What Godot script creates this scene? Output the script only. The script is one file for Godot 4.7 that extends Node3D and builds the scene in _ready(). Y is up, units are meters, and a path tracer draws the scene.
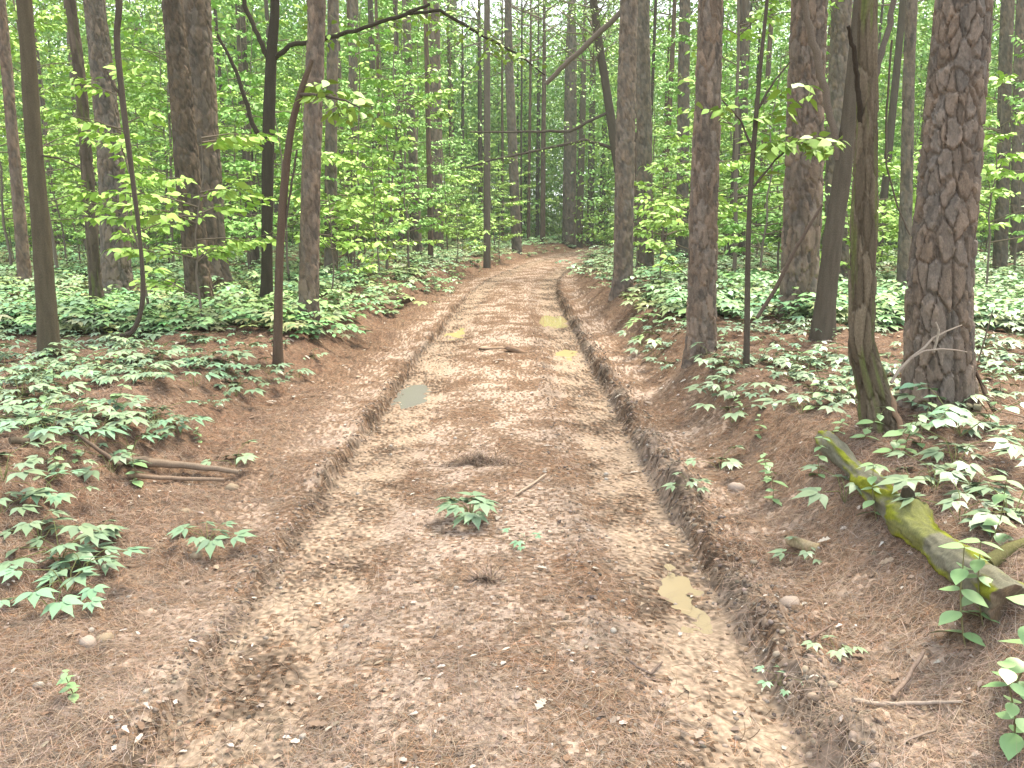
extends Node3D
# A rutted dirt track through a pine and hardwood wood. y up, metres; the camera stands at the origin and looks along -z.

const F := 770.0
const EYE := 1.5
const PITCH := -0.2043
var rng := RandomNumberGenerator.new()
var n_big := FastNoiseLite.new()
var n_mid := FastNoiseLite.new()
var n_fine := FastNoiseLite.new()
var n_grain := FastNoiseLite.new()
var n_cell_edge := FastNoiseLite.new()
var n_cell_id := FastNoiseLite.new()
var n_ridge := FastNoiseLite.new()
var pools := []
var M := {}
var used := {}

# ---------------------------------------------------------------- small helpers
class MB:
	var v := PackedVector3Array()
	var n := PackedVector3Array()
	var c := PackedColorArray()
	var t := PackedInt32Array()
	func vert(p: Vector3, nn: Vector3, col: Color) -> int:
		v.push_back(p); n.push_back(nn); c.push_back(col)
		return v.size() - 1
	func tri(a: int, b: int, d: int) -> void:
		t.push_back(a); t.push_back(b); t.push_back(d)
	# a two-sided blade: base, direction, up, length, width
	func leaf(b: Vector3, f: Vector3, u: Vector3, l: float, w: float, fold: float, col: Color) -> void:
		var s := f.cross(u).normalized()
		var up := s.cross(f).normalized()
		var m := b + f * l * 0.42
		var b0 := vert(b, up, col)
		var l0 := vert(m - s * w * 0.5 + up * fold, up, col)
		var t0 := vert(b + f * l - up * fold * 0.6, up, col)
		var r0 := vert(m + s * w * 0.5 + up * fold, up, col)
		tri(b0, l0, t0); tri(b0, t0, r0)
	# a shaped leaf with a midrib, a drooping tip and an outline
	func shaped_leaf(b: Vector3, f: Vector3, u: Vector3, l: float, w: float, fold: float, droop: float, col: Color, prof := [0.0, 0.62, 0.96, 0.92, 0.6, 0.22, 0.0]) -> void:
		var s := f.cross(u).normalized()
		var up := s.cross(f).normalized()
		var k := prof.size() - 1
		var pl := -1; var pm := -1; var pr := -1
		for i in k + 1:
			var a := float(i) / k
			var mid := b + f * l * a - up * droop * a * a
			var nn := (up + f * droop * a * 1.6 / l).normalized()
			var h: float = prof[i] * w * 0.5
			var m0 := vert(mid, nn, col)
			if h <= 0.0:
				if i > 0:
					tri(pl, m0, pm); tri(pm, m0, pr)
				pm = m0; pl = m0; pr = m0
			else:
				var l0 := vert(mid - s * h + up * fold * prof[i] - f * l * 0.02, (nn + s * fold * 3.0).normalized(), col)
				var r0 := vert(mid + s * h + up * fold * prof[i] - f * l * 0.02, (nn - s * fold * 3.0).normalized(), col)
				if pl == pm:
					tri(pm, l0, m0); tri(pm, m0, r0)
				else:
					tri(pl, l0, m0); tri(pl, m0, pm); tri(pm, m0, r0); tri(pm, r0, pr)
				pl = l0; pm = m0; pr = r0
	func tube(pts: Array, rad: Array, sides: int, col: Color, cap := true) -> void:
		var k := pts.size()
		var base := v.size()
		for i in k:
			var d: Vector3 = (pts[mini(i + 1, k - 1)] - pts[maxi(i - 1, 0)]).normalized()
			var ref := Vector3(0, 0, 1) if absf(d.z) < 0.8 else Vector3(1, 0, 0)
			var s1 := d.cross(ref).normalized()
			var s2 := s1.cross(d).normalized()
			for j in sides:
				var a := TAU * j / sides
				var o := s1 * cos(a) + s2 * sin(a)
				vert(pts[i] + o * float(rad[i]), o, col)
		for i in k - 1:
			for j in sides:
				var a := base + i * sides + j
				var b := base + i * sides + (j + 1) % sides
				tri(a, b + sides, a + sides); tri(a, b, b + sides)
		if cap:
			for e in [0, k - 1]:
				var d: Vector3 = (pts[0] - pts[1]) if e == 0 else (pts[k - 1] - pts[k - 2])
				d = d.normalized()
				var m := vert(pts[e] + d * float(rad[e]) * 0.12, d, col)
				var first := v.size()
				for j in sides:
					vert(v[base + e * sides + j], d, col)
				for j in sides:
					if e == 0: tri(m, first + (j + 1) % sides, first + j)
					else: tri(m, first + j, first + (j + 1) % sides)
	func mesh(m: Material) -> ArrayMesh:
		var a := []
		a.resize(Mesh.ARRAY_MAX)
		a[Mesh.ARRAY_VERTEX] = v; a[Mesh.ARRAY_NORMAL] = n; a[Mesh.ARRAY_COLOR] = c; a[Mesh.ARRAY_INDEX] = t
		var am := ArrayMesh.new()
		am.add_surface_from_arrays(Mesh.PRIMITIVE_TRIANGLES, a)
		am.surface_set_material(0, m)
		return am

func numbered(called: String) -> String:
	if not used.has(called):
		used[called] = 0
		return called
	used[called] += 1
	return "%s_%03d" % [called, used[called]]

func tag(o: Node, label: String, category: String, group := "", kind := "") -> void:
	o.set_meta("label", label)
	o.set_meta("category", category)
	if group != "": o.set_meta("group", group)
	if kind != "": o.set_meta("kind", kind)

func root_node(called: String, at: Vector3) -> Node3D:
	var o := Node3D.new()
	o.name = numbered(called)
	add_child(o)
	o.position = at
	return o

func part(called: String, mesh: Mesh, parent: Node) -> MeshInstance3D:
	var o := MeshInstance3D.new()
	o.name = called
	o.mesh = mesh
	parent.add_child(o, true)
	return o

func single(called: String, mesh: Mesh, at: Vector3) -> MeshInstance3D:
	var o := MeshInstance3D.new()
	o.name = numbered(called)
	o.mesh = mesh
	add_child(o)
	o.position = at
	return o

func rr(a: float, b: float) -> float:
	return rng.randf_range(a, b)

func jit(c: Color, k: float) -> Color:
	var a := 1.0 + rr(-k, k)
	return Color(c.r * a * (1.0 + rr(-k, k) * 0.3), c.g * a, c.b * a * (1.0 + rr(-k, k) * 0.4))

func ray(px: float, py: float) -> Vector3:
	var v := Vector3((px - 512.0) / F, (384.0 - py) / F, -1.0)
	return v.rotated(Vector3.RIGHT, PITCH)

func ground_at(px: float, py: float) -> Vector3:
	var r := ray(px, py)
	var t := 1.4
	var last := t
	while t < 160.0:
		var p := Vector3(0, EYE, 0) + r * t
		if p.y < height(p.x, p.z): break
		last = t
		t *= 1.03
	for i in 12:
		var m := (last + t) * 0.5
		var p := Vector3(0, EYE, 0) + r * m
		if p.y < height(p.x, p.z): t = m
		else: last = m
	var q := Vector3(0, EYE, 0) + r * t
	return Vector3(q.x, height(q.x, q.z), q.z)

func at_depth(px: float, py: float, z: float) -> Vector3:
	var r := ray(px, py)
	return Vector3(0, EYE, 0) + r * (z / r.z)

# radius in metres of an upright round thing that is w pixels wide at a pixel and a depth
func radius_at(px: float, py: float, z: float, w: float) -> float:
	var t := z / ray(px, py).z
	return w * 0.5 * t / F * cos(atan((px - 512.0) / F))

# ---------------------------------------------------------------- terrain
func track_x(d: float) -> float:
	var b := maxf(d - 13.0, 0.0)
	return -0.04 + 0.0066 * b * b / (1.0 + b * 0.012)

func sst(a: float, b: float, x: float) -> float:
	var t := clampf((x - a) / (b - a), 0.0, 1.0)
	return t * t * (3.0 - 2.0 * t)

func wobble(x: float, z: float) -> float:
	return n_big.get_noise_2d(z * 1.2, 7.0) * 0.09 + n_fine.get_noise_2d(x * 0.6, z * 0.6) * 0.03

func height(x: float, z: float) -> float:
	var d := -z
	var s := x - track_x(d)
	var h := 0.0
	var side := absf(s)
	var wob := wobble(x, z)
	if side < 3.4:
		var e := s + wob
		var rut := 1.0 - 0.75 * sst(11.0, 20.0, d)
		# forest banks
		var bw := n_big.get_noise_2d(z * 2.0, 40.0) * 0.2 + n_mid.get_noise_2d(x * 1.5, z * 1.5) * 0.06
		h = 0.30 * (1.0 - sst(-2.45, -1.8, s + bw)) + 0.36 * sst(1.22, 1.85, s + bw * 0.7)
		# worn shoulders step down to the wheel tracks
		var brk := clampf(0.85 + n_mid.get_noise_2d(x * 0.4, z * 0.9 + 15.0) * 1.5, 0.3, 1.45)
		var brl := clampf(0.85 + n_mid.get_noise_2d(x * 0.4 + 60.0, z * 0.9) * 1.5, 0.35, 1.4)
		h += rut * 0.068 * brl * (1.0 - sst(-1.02, -0.965, e)) + 0.02 * (1.0 - sst(-1.9, -1.3, s))
		h += rut * (0.05 + 0.04 * brk) * sst(0.90, 0.96, e)
		h += rut * 0.045 * brk * brk * exp(-pow((e - 1.0) / (0.045 + 0.02 * brk), 2.0))
		h += rut * 0.018 * exp(-pow((e + 1.07) / 0.06, 2.0))
		h += 0.035 * exp(-pow(s / 0.42, 2.0))
		h += rut * 0.022 * exp(-pow((e - 0.40) / 0.09, 2.0)) + rut * 0.008 * exp(-pow((e + 0.45) / 0.07, 2.0))
		if side < 1.5:
			for q in pools:
				var k: float = pow((x - q[0].x) / q[1], 2.0) + pow((z - q[0].z) / q[2], 2.0)
				k = maxf(k + 1.5 * n_mid.get_noise_2d(x * 3.2, z * 1.6) + 0.5 * n_fine.get_noise_2d(x, z), 0.0)
				if k < 4.0:
					h -= q[3] * exp(-k * 1.1)
	else:
		h = 0.33 if s > 0.0 else 0.32
	var out := sst(1.9, 4.5, side)
	h += out * (n_big.get_noise_2d(x, z) * 0.16 + 0.05)
	h += sst(2.0, 3.0, side) * 0.03 * n_mid.get_noise_2d(x * 1.2, z * 1.2)
	return h

func micro(x: float, z: float, s: float, e: float) -> float:
	var rough := 0.22 + 0.5 * sst(0.9, 1.02, e) * (1.0 - sst(1.1, 1.25, e)) * 2.6 + 0.55 * exp(-pow((e + 1.03) / 0.1, 2.0)) + 0.9 * sst(1.1, 1.5, absf(s))
	rough += 0.5 * exp(-pow((e - 0.36) / 0.1, 2.0))
	return n_fine.get_noise_2d(x, z) * 0.020 * rough + n_grain.get_noise_2d(x, z) * 0.009 * rough

func floor_at(x: float, z: float) -> float:
	var s := x - track_x(-z)
	return height(x, z) + micro(x, z, s, s + wobble(x, z))

func slope(x: float, z: float) -> Vector3:
	var e := 0.08
	return Vector3(height(x - e, z) - height(x + e, z), 2.0 * e, height(x, z - e) - height(x, z + e)).normalized()

func set_noise(n: FastNoiseLite, sd: int, fr: float, type: int, oct := 3) -> void:
	n.seed = sd
	n.frequency = fr
	n.noise_type = type
	n.fractal_octaves = oct
	n.fractal_type = FastNoiseLite.FRACTAL_FBM if oct > 1 else FastNoiseLite.FRACTAL_NONE

# ---------------------------------------------------------------- materials
func mat(rough: float, vc := true) -> StandardMaterial3D:
	var m := StandardMaterial3D.new()
	m.roughness = rough
	m.vertex_color_use_as_albedo = vc
	m.metallic_specular = 0.12
	return m

func lin(r: float, g: float, b: float) -> Color:
	return Color(r, g, b).linear_to_srgb()

func litter_images(needles: int, lo: float, hi: float, fr: float) -> Array:
	var w := 1024
	var a := Image.create(w, w, false, Image.FORMAT_RGB8)
	var h := Image.create(w, w, false, Image.FORMAT_RGB8)
	var nn := FastNoiseLite.new()
	set_noise(nn, 3, fr, FastNoiseLite.TYPE_SIMPLEX_SMOOTH, 5)
	var base := nn.get_seamless_image(w, w)
	for y in w:
		for x in w:
			var g := base.get_pixel(x, y).r
			var k := lerpf(lo, hi, g)
			a.set_pixel(x, y, Color(k, k * 0.95, k * 0.9))
			h.set_pixel(x, y, Color(g * 0.35, g * 0.35, g * 0.35))
	for i in needles:
		var p := Vector2(rr(0, w), rr(0, w))
		var ang := rr(0, TAU)
		var bend := rr(-0.012, 0.012)
		var l := int(rr(35, 115))
		var tone := rr(0.42, 1.0)
		var red := rr(0.0, 1.0)
		var col := Color(tone, tone * lerpf(0.94, 0.80, red), tone * lerpf(0.88, 0.66, red))
		var hh := rr(0.45, 1.0)
		var thick := rng.randf() < 0.45
		for k in l:
			p += Vector2(cos(ang), sin(ang))
			ang += bend
			var ix := posmod(int(p.x), w)
			var iy := posmod(int(p.y), w)
			a.set_pixel(ix, iy, col)
			h.set_pixel(ix, iy, Color(hh, hh, hh))
			if thick:
				a.set_pixel(ix, (iy + 1) % w, col)
				h.set_pixel(ix, (iy + 1) % w, Color(hh, hh, hh))
	return [a, h]

func noise_image(sd: int, fr: float, lo: float, hi: float, tint: Color, w := 512, oct := 5) -> ImageTexture:
	var nn := FastNoiseLite.new()
	set_noise(nn, sd, fr, FastNoiseLite.TYPE_SIMPLEX, oct)
	var g := nn.get_seamless_image(w, w)
	var a := Image.create(w, w, false, Image.FORMAT_RGB8)
	for y in w:
		for x in w:
			var k := lerpf(lo, hi, g.get_pixel(x, y).r)
			a.set_pixel(x, y, Color(k * tint.r, k * tint.g, k * tint.b))
	a.generate_mipmaps()
	return ImageTexture.create_from_image(a)

func build_materials() -> void:
	var li := litter_images(5200, 0.28, 0.86, 0.03)
	var m := mat(0.92)
	m.albedo_texture = ImageTexture.create_from_image(li[0])
	m.heightmap_enabled = true
	m.heightmap_texture = ImageTexture.create_from_image(li[1])
	m.heightmap_scale = 0.35
	m.uv1_triplanar = true
	m.uv1_world_triplanar = true
	m.uv1_scale = Vector3.ONE / 1.25
	M.litter = m
	m = mat(0.86)
	var st := noise_image(11, 0.03, 0.45, 1.0, Color(1, 1, 1), 256, 6)
	li = litter_images(500, 0.60, 1.0, 0.035)
	m.albedo_texture = ImageTexture.create_from_image(li[0])
	m.heightmap_enabled = true
	m.heightmap_texture = ImageTexture.create_from_image(li[1])
	m.heightmap_scale = 0.5
	m.uv1_triplanar = true
	m.uv1_world_triplanar = true
	m.uv1_scale = Vector3.ONE / 1.1
	M.soil = m
	m = mat(0.9)
	var bt := noise_image(21, 0.06, 0.76, 1.0, Color(1, 0.98, 0.96), 512, 4)
	m.albedo_texture = bt
	m.heightmap_enabled = true
	m.heightmap_texture = bt
	m.heightmap_scale = 0.16
	m.uv1_triplanar = true
	m.uv1_scale = Vector3(1.0 / 0.3, 1.0 / 0.6, 1.0 / 0.3)
	M.bark = m
	M.twig = mat(0.85)
	m = mat(0.5)
	m.backlight = Color(0.9, 1.0, 0.35)
	m.metallic_specular = 0.3
	M.leaf = m
	m = mat(0.38)
	m.backlight = Color(0.45, 0.6, 0.2)
	m.metallic_specular = 0.38
	M.plant = m
	m = mat(0.6)
	m.backlight = Color(0.25, 0.3, 0.15)
	M.needle_green = m
	M.needle = mat(0.75)
	m = mat(0.8)
	m.backlight = Color(0.3, 0.25, 0.2)
	M.dead = m
	m = mat(0.8)
	m.albedo_texture = st
	m.uv1_triplanar = true
	m.uv1_scale = Vector3.ONE * 4.0
	M.stone = m
	m = mat(0.03, false)
	m.albedo_color = lin(0.42, 0.335, 0.16)
	m.metallic_specular = 0.5
	M.water = m
	m = mat(0.08, false)
	m.albedo_color = lin(0.15, 0.14, 0.12)
	M.grey_water = m
	m = mat(0.22, false)
	m.albedo_color = lin(0.27, 0.21, 0.12)
	m.metallic_specular = 0.4
	M.clay_water = m

# ---------------------------------------------------------------- ground sheet
func build_ground() -> void:
	var xs := PackedFloat32Array()
	var x := 0.0
	while x < 170.0:
		xs.push_back(x)
		var st := 0.016
		if x > 1.9: st = 0.016 + (x - 1.9) * 0.028
		x += minf(st, 4.0)
	var all_x := PackedFloat32Array()
	for i in range(xs.size() - 1, 0, -1): all_x.push_back(-xs[i])
	all_x.append_array(xs)
	var zs := PackedFloat32Array()
	var d := -30.0
	while d < 175.0:
		zs.push_back(d)
		var st := 0.016
		if d < 1.5: st = 0.02 + (1.5 - d) * 0.12
		elif d > 4.0: st = 0.016 + (d - 4.0) * 0.0125
		d += minf(st, 5.0)
	var nx := all_x.size()
	var nz := zs.size()
	print("ground grid ", nx, " x ", nz)
	var v := PackedVector3Array(); v.resize(nx * nz)
	var nr := PackedVector3Array(); nr.resize(nx * nz)
	var cl := PackedColorArray(); cl.resize(nx * nz)
	var soil := PackedByteArray(); soil.resize(nx * nz)
	var tan := Color(0.43, 0.33, 0.25)
	var brown := Color(0.31, 0.222, 0.16)
	var pale := Color(0.54, 0.45, 0.38)
	var mud := Color(0.095, 0.078, 0.063)
	var clay := Color(0.43, 0.345, 0.262)
	var needle := Color(0.36, 0.263, 0.2)
	var duff := Color(0.25, 0.18, 0.14)
	for j in nz:
		var z := -zs[j]
		var tx := track_x(zs[j])
		for i in nx:
			var px := all_x[i]
			var wob := wobble(px, z)
			var s := px - tx
			var e := s + wob
			var y := height(px, z)
			var a := absf(s)
			if zs[j] < 30.0 and a < 9.0 and zs[j] > 0.0:
				y += micro(px, z, s, e)
			v[j * nx + i] = Vector3(px, y, z)
			# what lies on it
			var g1 := n_mid.get_noise_2d(px * 1.3 + 31.0, z * 1.3)
			var g2 := n_fine.get_noise_2d(px * 0.45 + 9.0, z * 0.45)
			var g3 := n_fine.get_noise_2d(px * 1.6, z * 1.6 + 50.0)
			var gr := n_grain.get_noise_2d(px + 13.0, z)
			var c := tan.lerp(brown, clampf(0.28 - g1 * 0.9 + g3 * 1.1 + gr * 1.3 + g2 * 0.5, 0.0, 1.0))
			var dirt := 0.0
			if a < 3.2:
				var rut := 0.9
				var on := 1.0 - sst(1.2, 1.75, a)
				var bare := clampf((g2 * 1.2 + g1 * 1.9 + gr * 1.2 + g3 * 0.8 + 0.03) * 2.2, 0.0, 1.0) * on
				c = c.lerp(pale, bare * 0.8)
				dirt = bare * 0.8
				var fl := sst(-1.0, -0.95, e) * (1.0 - sst(-0.70, -0.45, e)) + sst(0.48, 0.62, e) * (1.0 - sst(0.88, 0.94, e))
				fl *= rut
				c = c.lerp(clay, clampf(fl * (0.72 + g2 * 0.8 + gr * 0.6 + g1 * 0.6), 0.0, 1.0))
				c = c.lerp(mud, clampf(fl * (0.12 + 0.16 * sst(0.0, 0.3, e) - g1 * 1.3 + g3 * 1.4 + gr * 1.3 - g2 * 0.8), 0.0, 0.8))
				dirt += fl * (0.85 + g3 * 0.7 + g2 * 0.5)
				# wet mud along the rut edges
				var be := exp(-pow((e - 0.97) / 0.085, 2.0)) + 0.85 * exp(-pow((e + 0.995) / 0.05, 2.0)) + 0.6 * exp(-pow((e - 0.42) / 0.10, 2.0)) * clampf(0.5 + g1 * 1.6, 0.0, 1.0)
				c = c.lerp(mud, clampf(be * (0.8 + g2 * 0.7 + gr * 0.8) * rut, 0.0, 0.92))
				dirt += be * 0.25
			var wood := sst(1.35, 2.0, a + g1 * 0.5 + gr * 0.25)
			var wc := needle.lerp(duff, clampf(0.35 + g1 + g3 * 0.7 + gr * 1.0, 0.0, 1.0)).lerp(tan, clampf(g2 * 1.5 + gr * 0.6, 0.0, 0.6))
			c = c.lerp(wc, wood)
			cl[j * nx + i] = Color(c.r * 1.1, c.g * 1.13, c.b * 1.19)
			soil[j * nx + i] = 1 if dirt + n_grain.get_noise_2d(px, z) * 0.5 + g3 * 0.2 > 0.62 else 0
	for j in nz:
		for i in nx:
			var l := v[j * nx + maxi(i - 1, 0)]
			var r := v[j * nx + mini(i + 1, nx - 1)]
			var b := v[maxi(j - 1, 0) * nx + i]
			var f := v[mini(j + 1, nz - 1) * nx + i]
			nr[j * nx + i] = (r - l).cross(f - b).normalized()
	var t0 := PackedInt32Array()
	var t1 := PackedInt32Array()
	for j in nz - 1:
		for i in nx - 1:
			var a := j * nx + i
			var q := PackedInt32Array([a, a + nx, a + 1, a + 1, a + nx, a + nx + 1])
			if soil[a] == 1: t1.append_array(q)
			else: t0.append_array(q)
	var am := ArrayMesh.new()
	for k in 2:
		var ar := []
		ar.resize(Mesh.ARRAY_MAX)
		ar[Mesh.ARRAY_VERTEX] = v; ar[Mesh.ARRAY_NORMAL] = nr; ar[Mesh.ARRAY_COLOR] = cl
		ar[Mesh.ARRAY_INDEX] = t0 if k == 0 else t1
		am.add_surface_from_arrays(Mesh.PRIMITIVE_TRIANGLES, ar)
		am.surface_set_material(k, M.litter if k == 0 else M.soil)
	var o := single("ground", am, Vector3.ZERO)
	tag(o, "forest floor with a rutted sandy dirt track and rusty pine litter", "ground", "", "structure")

# ---------------------------------------------------------------- trunks
func catmull(a: Array, t: float) -> Array:
	var k := a.size() - 1
	var i := clampi(int(floor(t)), 0, k - 1)
	var f := t - i
	var p0 = a[maxi(i - 1, 0)]; var p1 = a[i]; var p2 = a[i + 1]; var p3 = a[mini(i + 2, k)]
	var l: float = (p2[0] - p1[0]).length()
	var la: float = (p1[0] - p0[0]).length()
	var lb: float = (p3[0] - p2[0]).length()
	var out := []
	for q in 2:
		var m1 = (p2[q] - p0[q]) * (l / (l + la))
		var m2 = (p3[q] - p1[q]) * (l / (l + lb))
		var f2 := f * f
		var f3 := f2 * f
		out.append(p1[q] * (2.0 * f3 - 3.0 * f2 + 1.0) + m1 * (f3 - 2.0 * f2 + f) + p2[q] * (3.0 * f2 - 2.0 * f3) + m2 * (f3 - f2))
	return out

# ctrl: [[centre, radius], ...] from the ground up, relative to the base
func trunk_mesh(ctrl: Array, sides: int, dy: float, fine_to: float, kind: String, flare: float, off: float, tint: Color) -> ArrayMesh:
	var b := MB.new()
	var rows := []
	for i in ctrl.size() - 1:
		var l: float = (ctrl[i + 1][0] - ctrl[i][0]).length()
		var y: float = ctrl[i][0].y
		var st := dy if y < fine_to else dy * 6.0
		var k := maxi(1, int(ceil(l / st)))
		for q in k: rows.append(i + float(q) / k)
	rows.append(float(ctrl.size() - 1))
	var ring := []
	for t in rows: ring.append(catmull(ctrl, t))
	var nr := rows.size()
	var along := 0.0
	var rad_at := PackedFloat32Array()
	for i in nr:
		var c: Vector3 = ring[i][0]
		var dirv: Vector3 = (ring[mini(i + 1, nr - 1)][0] - ring[maxi(i - 1, 0)][0]).normalized()
		var s1 := dirv.cross(Vector3(0, 0, 1)).normalized()
		var s2 := s1.cross(dirv).normalized()
		if i > 0: along += (c - ring[i - 1][0]).length()
		for j in sides:
			var a := TAU * j / sides
			var r: float = ring[i][1]
			var ca := cos(a); var sa := sin(a)
			var fl := flare * exp(-maxf(along, 0.0) / (0.16 + r * 0.7)) * (1.0 + 0.55 * sin(a * 4.0 + off * 7.0) + 0.3 * sin(a * 7.0 + off * 3.0))
			var rr0 := r * (1.0 + fl)
			var col := tint
			var disp := 0.0
			if kind == "pine":
				var fq := clampf(0.24 / r, 1.0, 1.9)
				var q := Vector3(ca * r, along * 0.36, sa * r) * fq + Vector3(off * 13.1, off * 5.7, off * 9.3)
				var e := n_cell_edge.get_noise_3dv(q) + 1.0
				var id := n_cell_id.get_noise_3dv(q)
				var g := sst(0.0, 0.10, e - 0.015 + 0.05 * n_ridge.get_noise_3d(q.x * 1.5, q.y * 2.0, q.z * 1.5))
				var id2 := n_cell_id.get_noise_3d(q.x * 2.1 + 4.0, q.y * 2.6, q.z * 2.1)
				var fz := n_ridge.get_noise_3d(q.x * 2.2, q.y * 2.0, q.z * 2.2)
				var sc := clampf(r * 1.5, 0.06, 0.30)
				disp = sc * 0.085 * (g - 0.8) + sc * 0.022 * id * g + sc * 0.026 * id2 * g + sc * 0.012 * fz
				var k := 1.0 + 0.26 * id + 0.24 * id2 + 0.22 * fz
				var w := 0.045 * sin(id * 9.0) + 0.03 * id2
				col = Color(tint.r * k * (1.0 + w), tint.g * k, tint.b * k * (1.0 - w))
			else:
				var q := Vector3(ca * r * 2.0, along * 0.28, sa * r * 2.0) + Vector3(off * 13.1, off * 5.7, off * 9.3)
				var fz := n_ridge.get_noise_3dv(q)
				var rough := 0.11 if kind == "oak" else 0.04
				var oe := sst(0.0, 0.12, n_cell_edge.get_noise_3d(q.x * 1.25, q.y * 1.7, q.z * 1.25) + 1.0) if kind == "oak" else 1.0
				var oi := n_cell_id.get_noise_3d(q.x * 1.25, q.y * 1.7, q.z * 1.25) if kind == "oak" else 0.0
				disp = r * 0.17 * (oe - 0.8) + r * 0.06 * oi + r * rough * fz * 1.6 + r * 0.05 * n_mid.get_noise_3d(ca * r * 4.0, along * 2.0, sa * r * 4.0 + off)
				var moss := 0.0
				if kind == "oak":
					moss = clampf(n_mid.get_noise_3d(ca * 1.2 + off * 9.0, along * 1.6, sa * 1.2) * 2.4 - 0.35, 0.0, 0.75)
				var k := 1.0 + 0.28 * fz + 0.3 * oi
				col = Color(tint.r * k, tint.g * k, tint.b * k).lerp(Color(0.12, 0.15, 0.05), moss)
			var o := s1 * ca + s2 * sa
			b.vert(c + o * (rr0 + disp), o, col)
	for i in nr - 1:
		for j in sides:
			var a := i * sides + j
			var c2 := i * sides + (j + 1) % sides
			b.tri(a, c2 + sides, a + sides); b.tri(a, c2, c2 + sides)
	for i in nr:
		for j in sides:
			var l := b.v[i * sides + (j + sides - 1) % sides]
			var r := b.v[i * sides + (j + 1) % sides]
			var u := b.v[mini(i + 1, nr - 1) * sides + j]
			var dn := b.v[maxi(i - 1, 0) * sides + j]
			var nn := (u - dn).cross(r - l).normalized()
			var c: Vector3 = ring[i][0]
			if nn.dot(b.v[i * sides + j] - c) < 0.0: nn = -nn
			b.n[i * sides + j] = nn
	return b.mesh(M.bark)

# crowns that stand above the picture, shared between trees
var pine_crowns := []
var leaf_crowns := []

func both(a: ArrayMesh, w: ArrayMesh) -> ArrayMesh:
	a.add_surface_from_arrays(Mesh.PRIMITIVE_TRIANGLES, w.surface_get_arrays(0))
	a.surface_set_material(1, w.surface_get_material(0))
	return a

func spread_leaves(b: MB, p: Vector3, d: Vector3, length: float, count: int, size: float, hue: Color) -> void:
	var side := d.cross(Vector3.UP).normalized()
	for i in count:
		var a := (i + rr(0.2, 0.8)) / count
		var q := p + d * length * a
		var sg := 1.0 if i % 2 == 0 else -1.0
		var f := (d * rr(0.2, 0.8) + side * sg * rr(0.6, 1.0) + Vector3(0, rr(-0.8, 0.15), 0)).normalized()
		var u := (Vector3.UP + Vector3(rr(-0.9, 0.9), 0, rr(-0.9, 0.9))).normalized()
		var l := size * rr(0.65, 1.2)
		b.shaped_leaf(q + f * l * 0.15, f, u, l, l * rr(0.5, 0.66), l * rr(0.02, 0.1), l * rr(0.0, 0.25), jit(hue, 0.22), [0.0, 0.8, 0.98, 0.55, 0.0])

func make_crowns() -> void:
	for k in 3:
		var b := MB.new()
		var w := MB.new()
		for i in 13:
			var y := rr(0.0, 7.0)
			var a := rr(0, TAU)
			var l := (1.2 + 2.6 * (1.0 - y / 8.0)) * rr(0.7, 1.15)
			var d := Vector3(cos(a), rr(0.05, 0.5), sin(a)).normalized()
			w.tube([Vector3(0, y, 0), Vector3(0, y, 0) + d * l * 0.5, Vector3(0, y, 0) + d * l + Vector3(0, 0.2, 0)], [0.05, 0.03, 0.012], 5, Color(0.2, 0.15, 0.12))
			for t in 6:
				var p := Vector3(0, y, 0) + d * l * rr(0.35, 1.05) + Vector3(rr(-0.3, 0.3), rr(-0.1, 0.3), rr(-0.3, 0.3))
				for q in 12:
					var f := Vector3(rr(-1, 1), rr(-0.5, 1.0), rr(-1, 1)).normalized()
					b.leaf(p, f, Vector3(rr(-1, 1), 1, rr(-1, 1)).normalized(), rr(0.16, 0.26), 0.022, 0.0, jit(Color(0.08, 0.13, 0.04), 0.25))
		pine_crowns.append(both(b.mesh(M.needle_green), w.mesh(M.twig)))
	for k in 2:
		var b := MB.new()
		var w := MB.new()
		for i in 22:
			var y := rr(0.0, 4.5)
			var a := rr(0, TAU)
			var l := (1.0 + 2.0 * (1.0 - absf(y - 1.8) / 4.0)) * rr(0.8, 1.2)
			var d := Vector3(cos(a), rr(0.1, 0.8), sin(a)).normalized()
			var p0 := Vector3(0, y, 0)
			w.tube([p0, p0 + d * l * 0.5, p0 + d * l], [0.04, 0.025, 0.01], 5, Color(0.16, 0.13, 0.1))
			for t in 7:
				var e := (d + Vector3(rr(-0.9, 0.9), rr(-0.3, 0.2), rr(-0.9, 0.9))).normalized()
				spread_leaves(b, p0 + d * l * rr(0.3, 1.0), e, rr(0.5, 0.9), 10, 0.12, Color(0.2, 0.32, 0.06))
		leaf_crowns.append(both(b.mesh(M.leaf), w.mesh(M.twig)))

func crown(o: Node3D, kind: String, at: Vector3, sc: float) -> void:
	var ms: Array = pine_crowns if kind == "pine" else leaf_crowns
	var k := rng.randi() % ms.size()
	var turn := rr(0, TAU)
	var c := part("crown", ms[k], o)
	c.position = at; c.rotation.y = turn; c.scale = Vector3.ONE * sc

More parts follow.
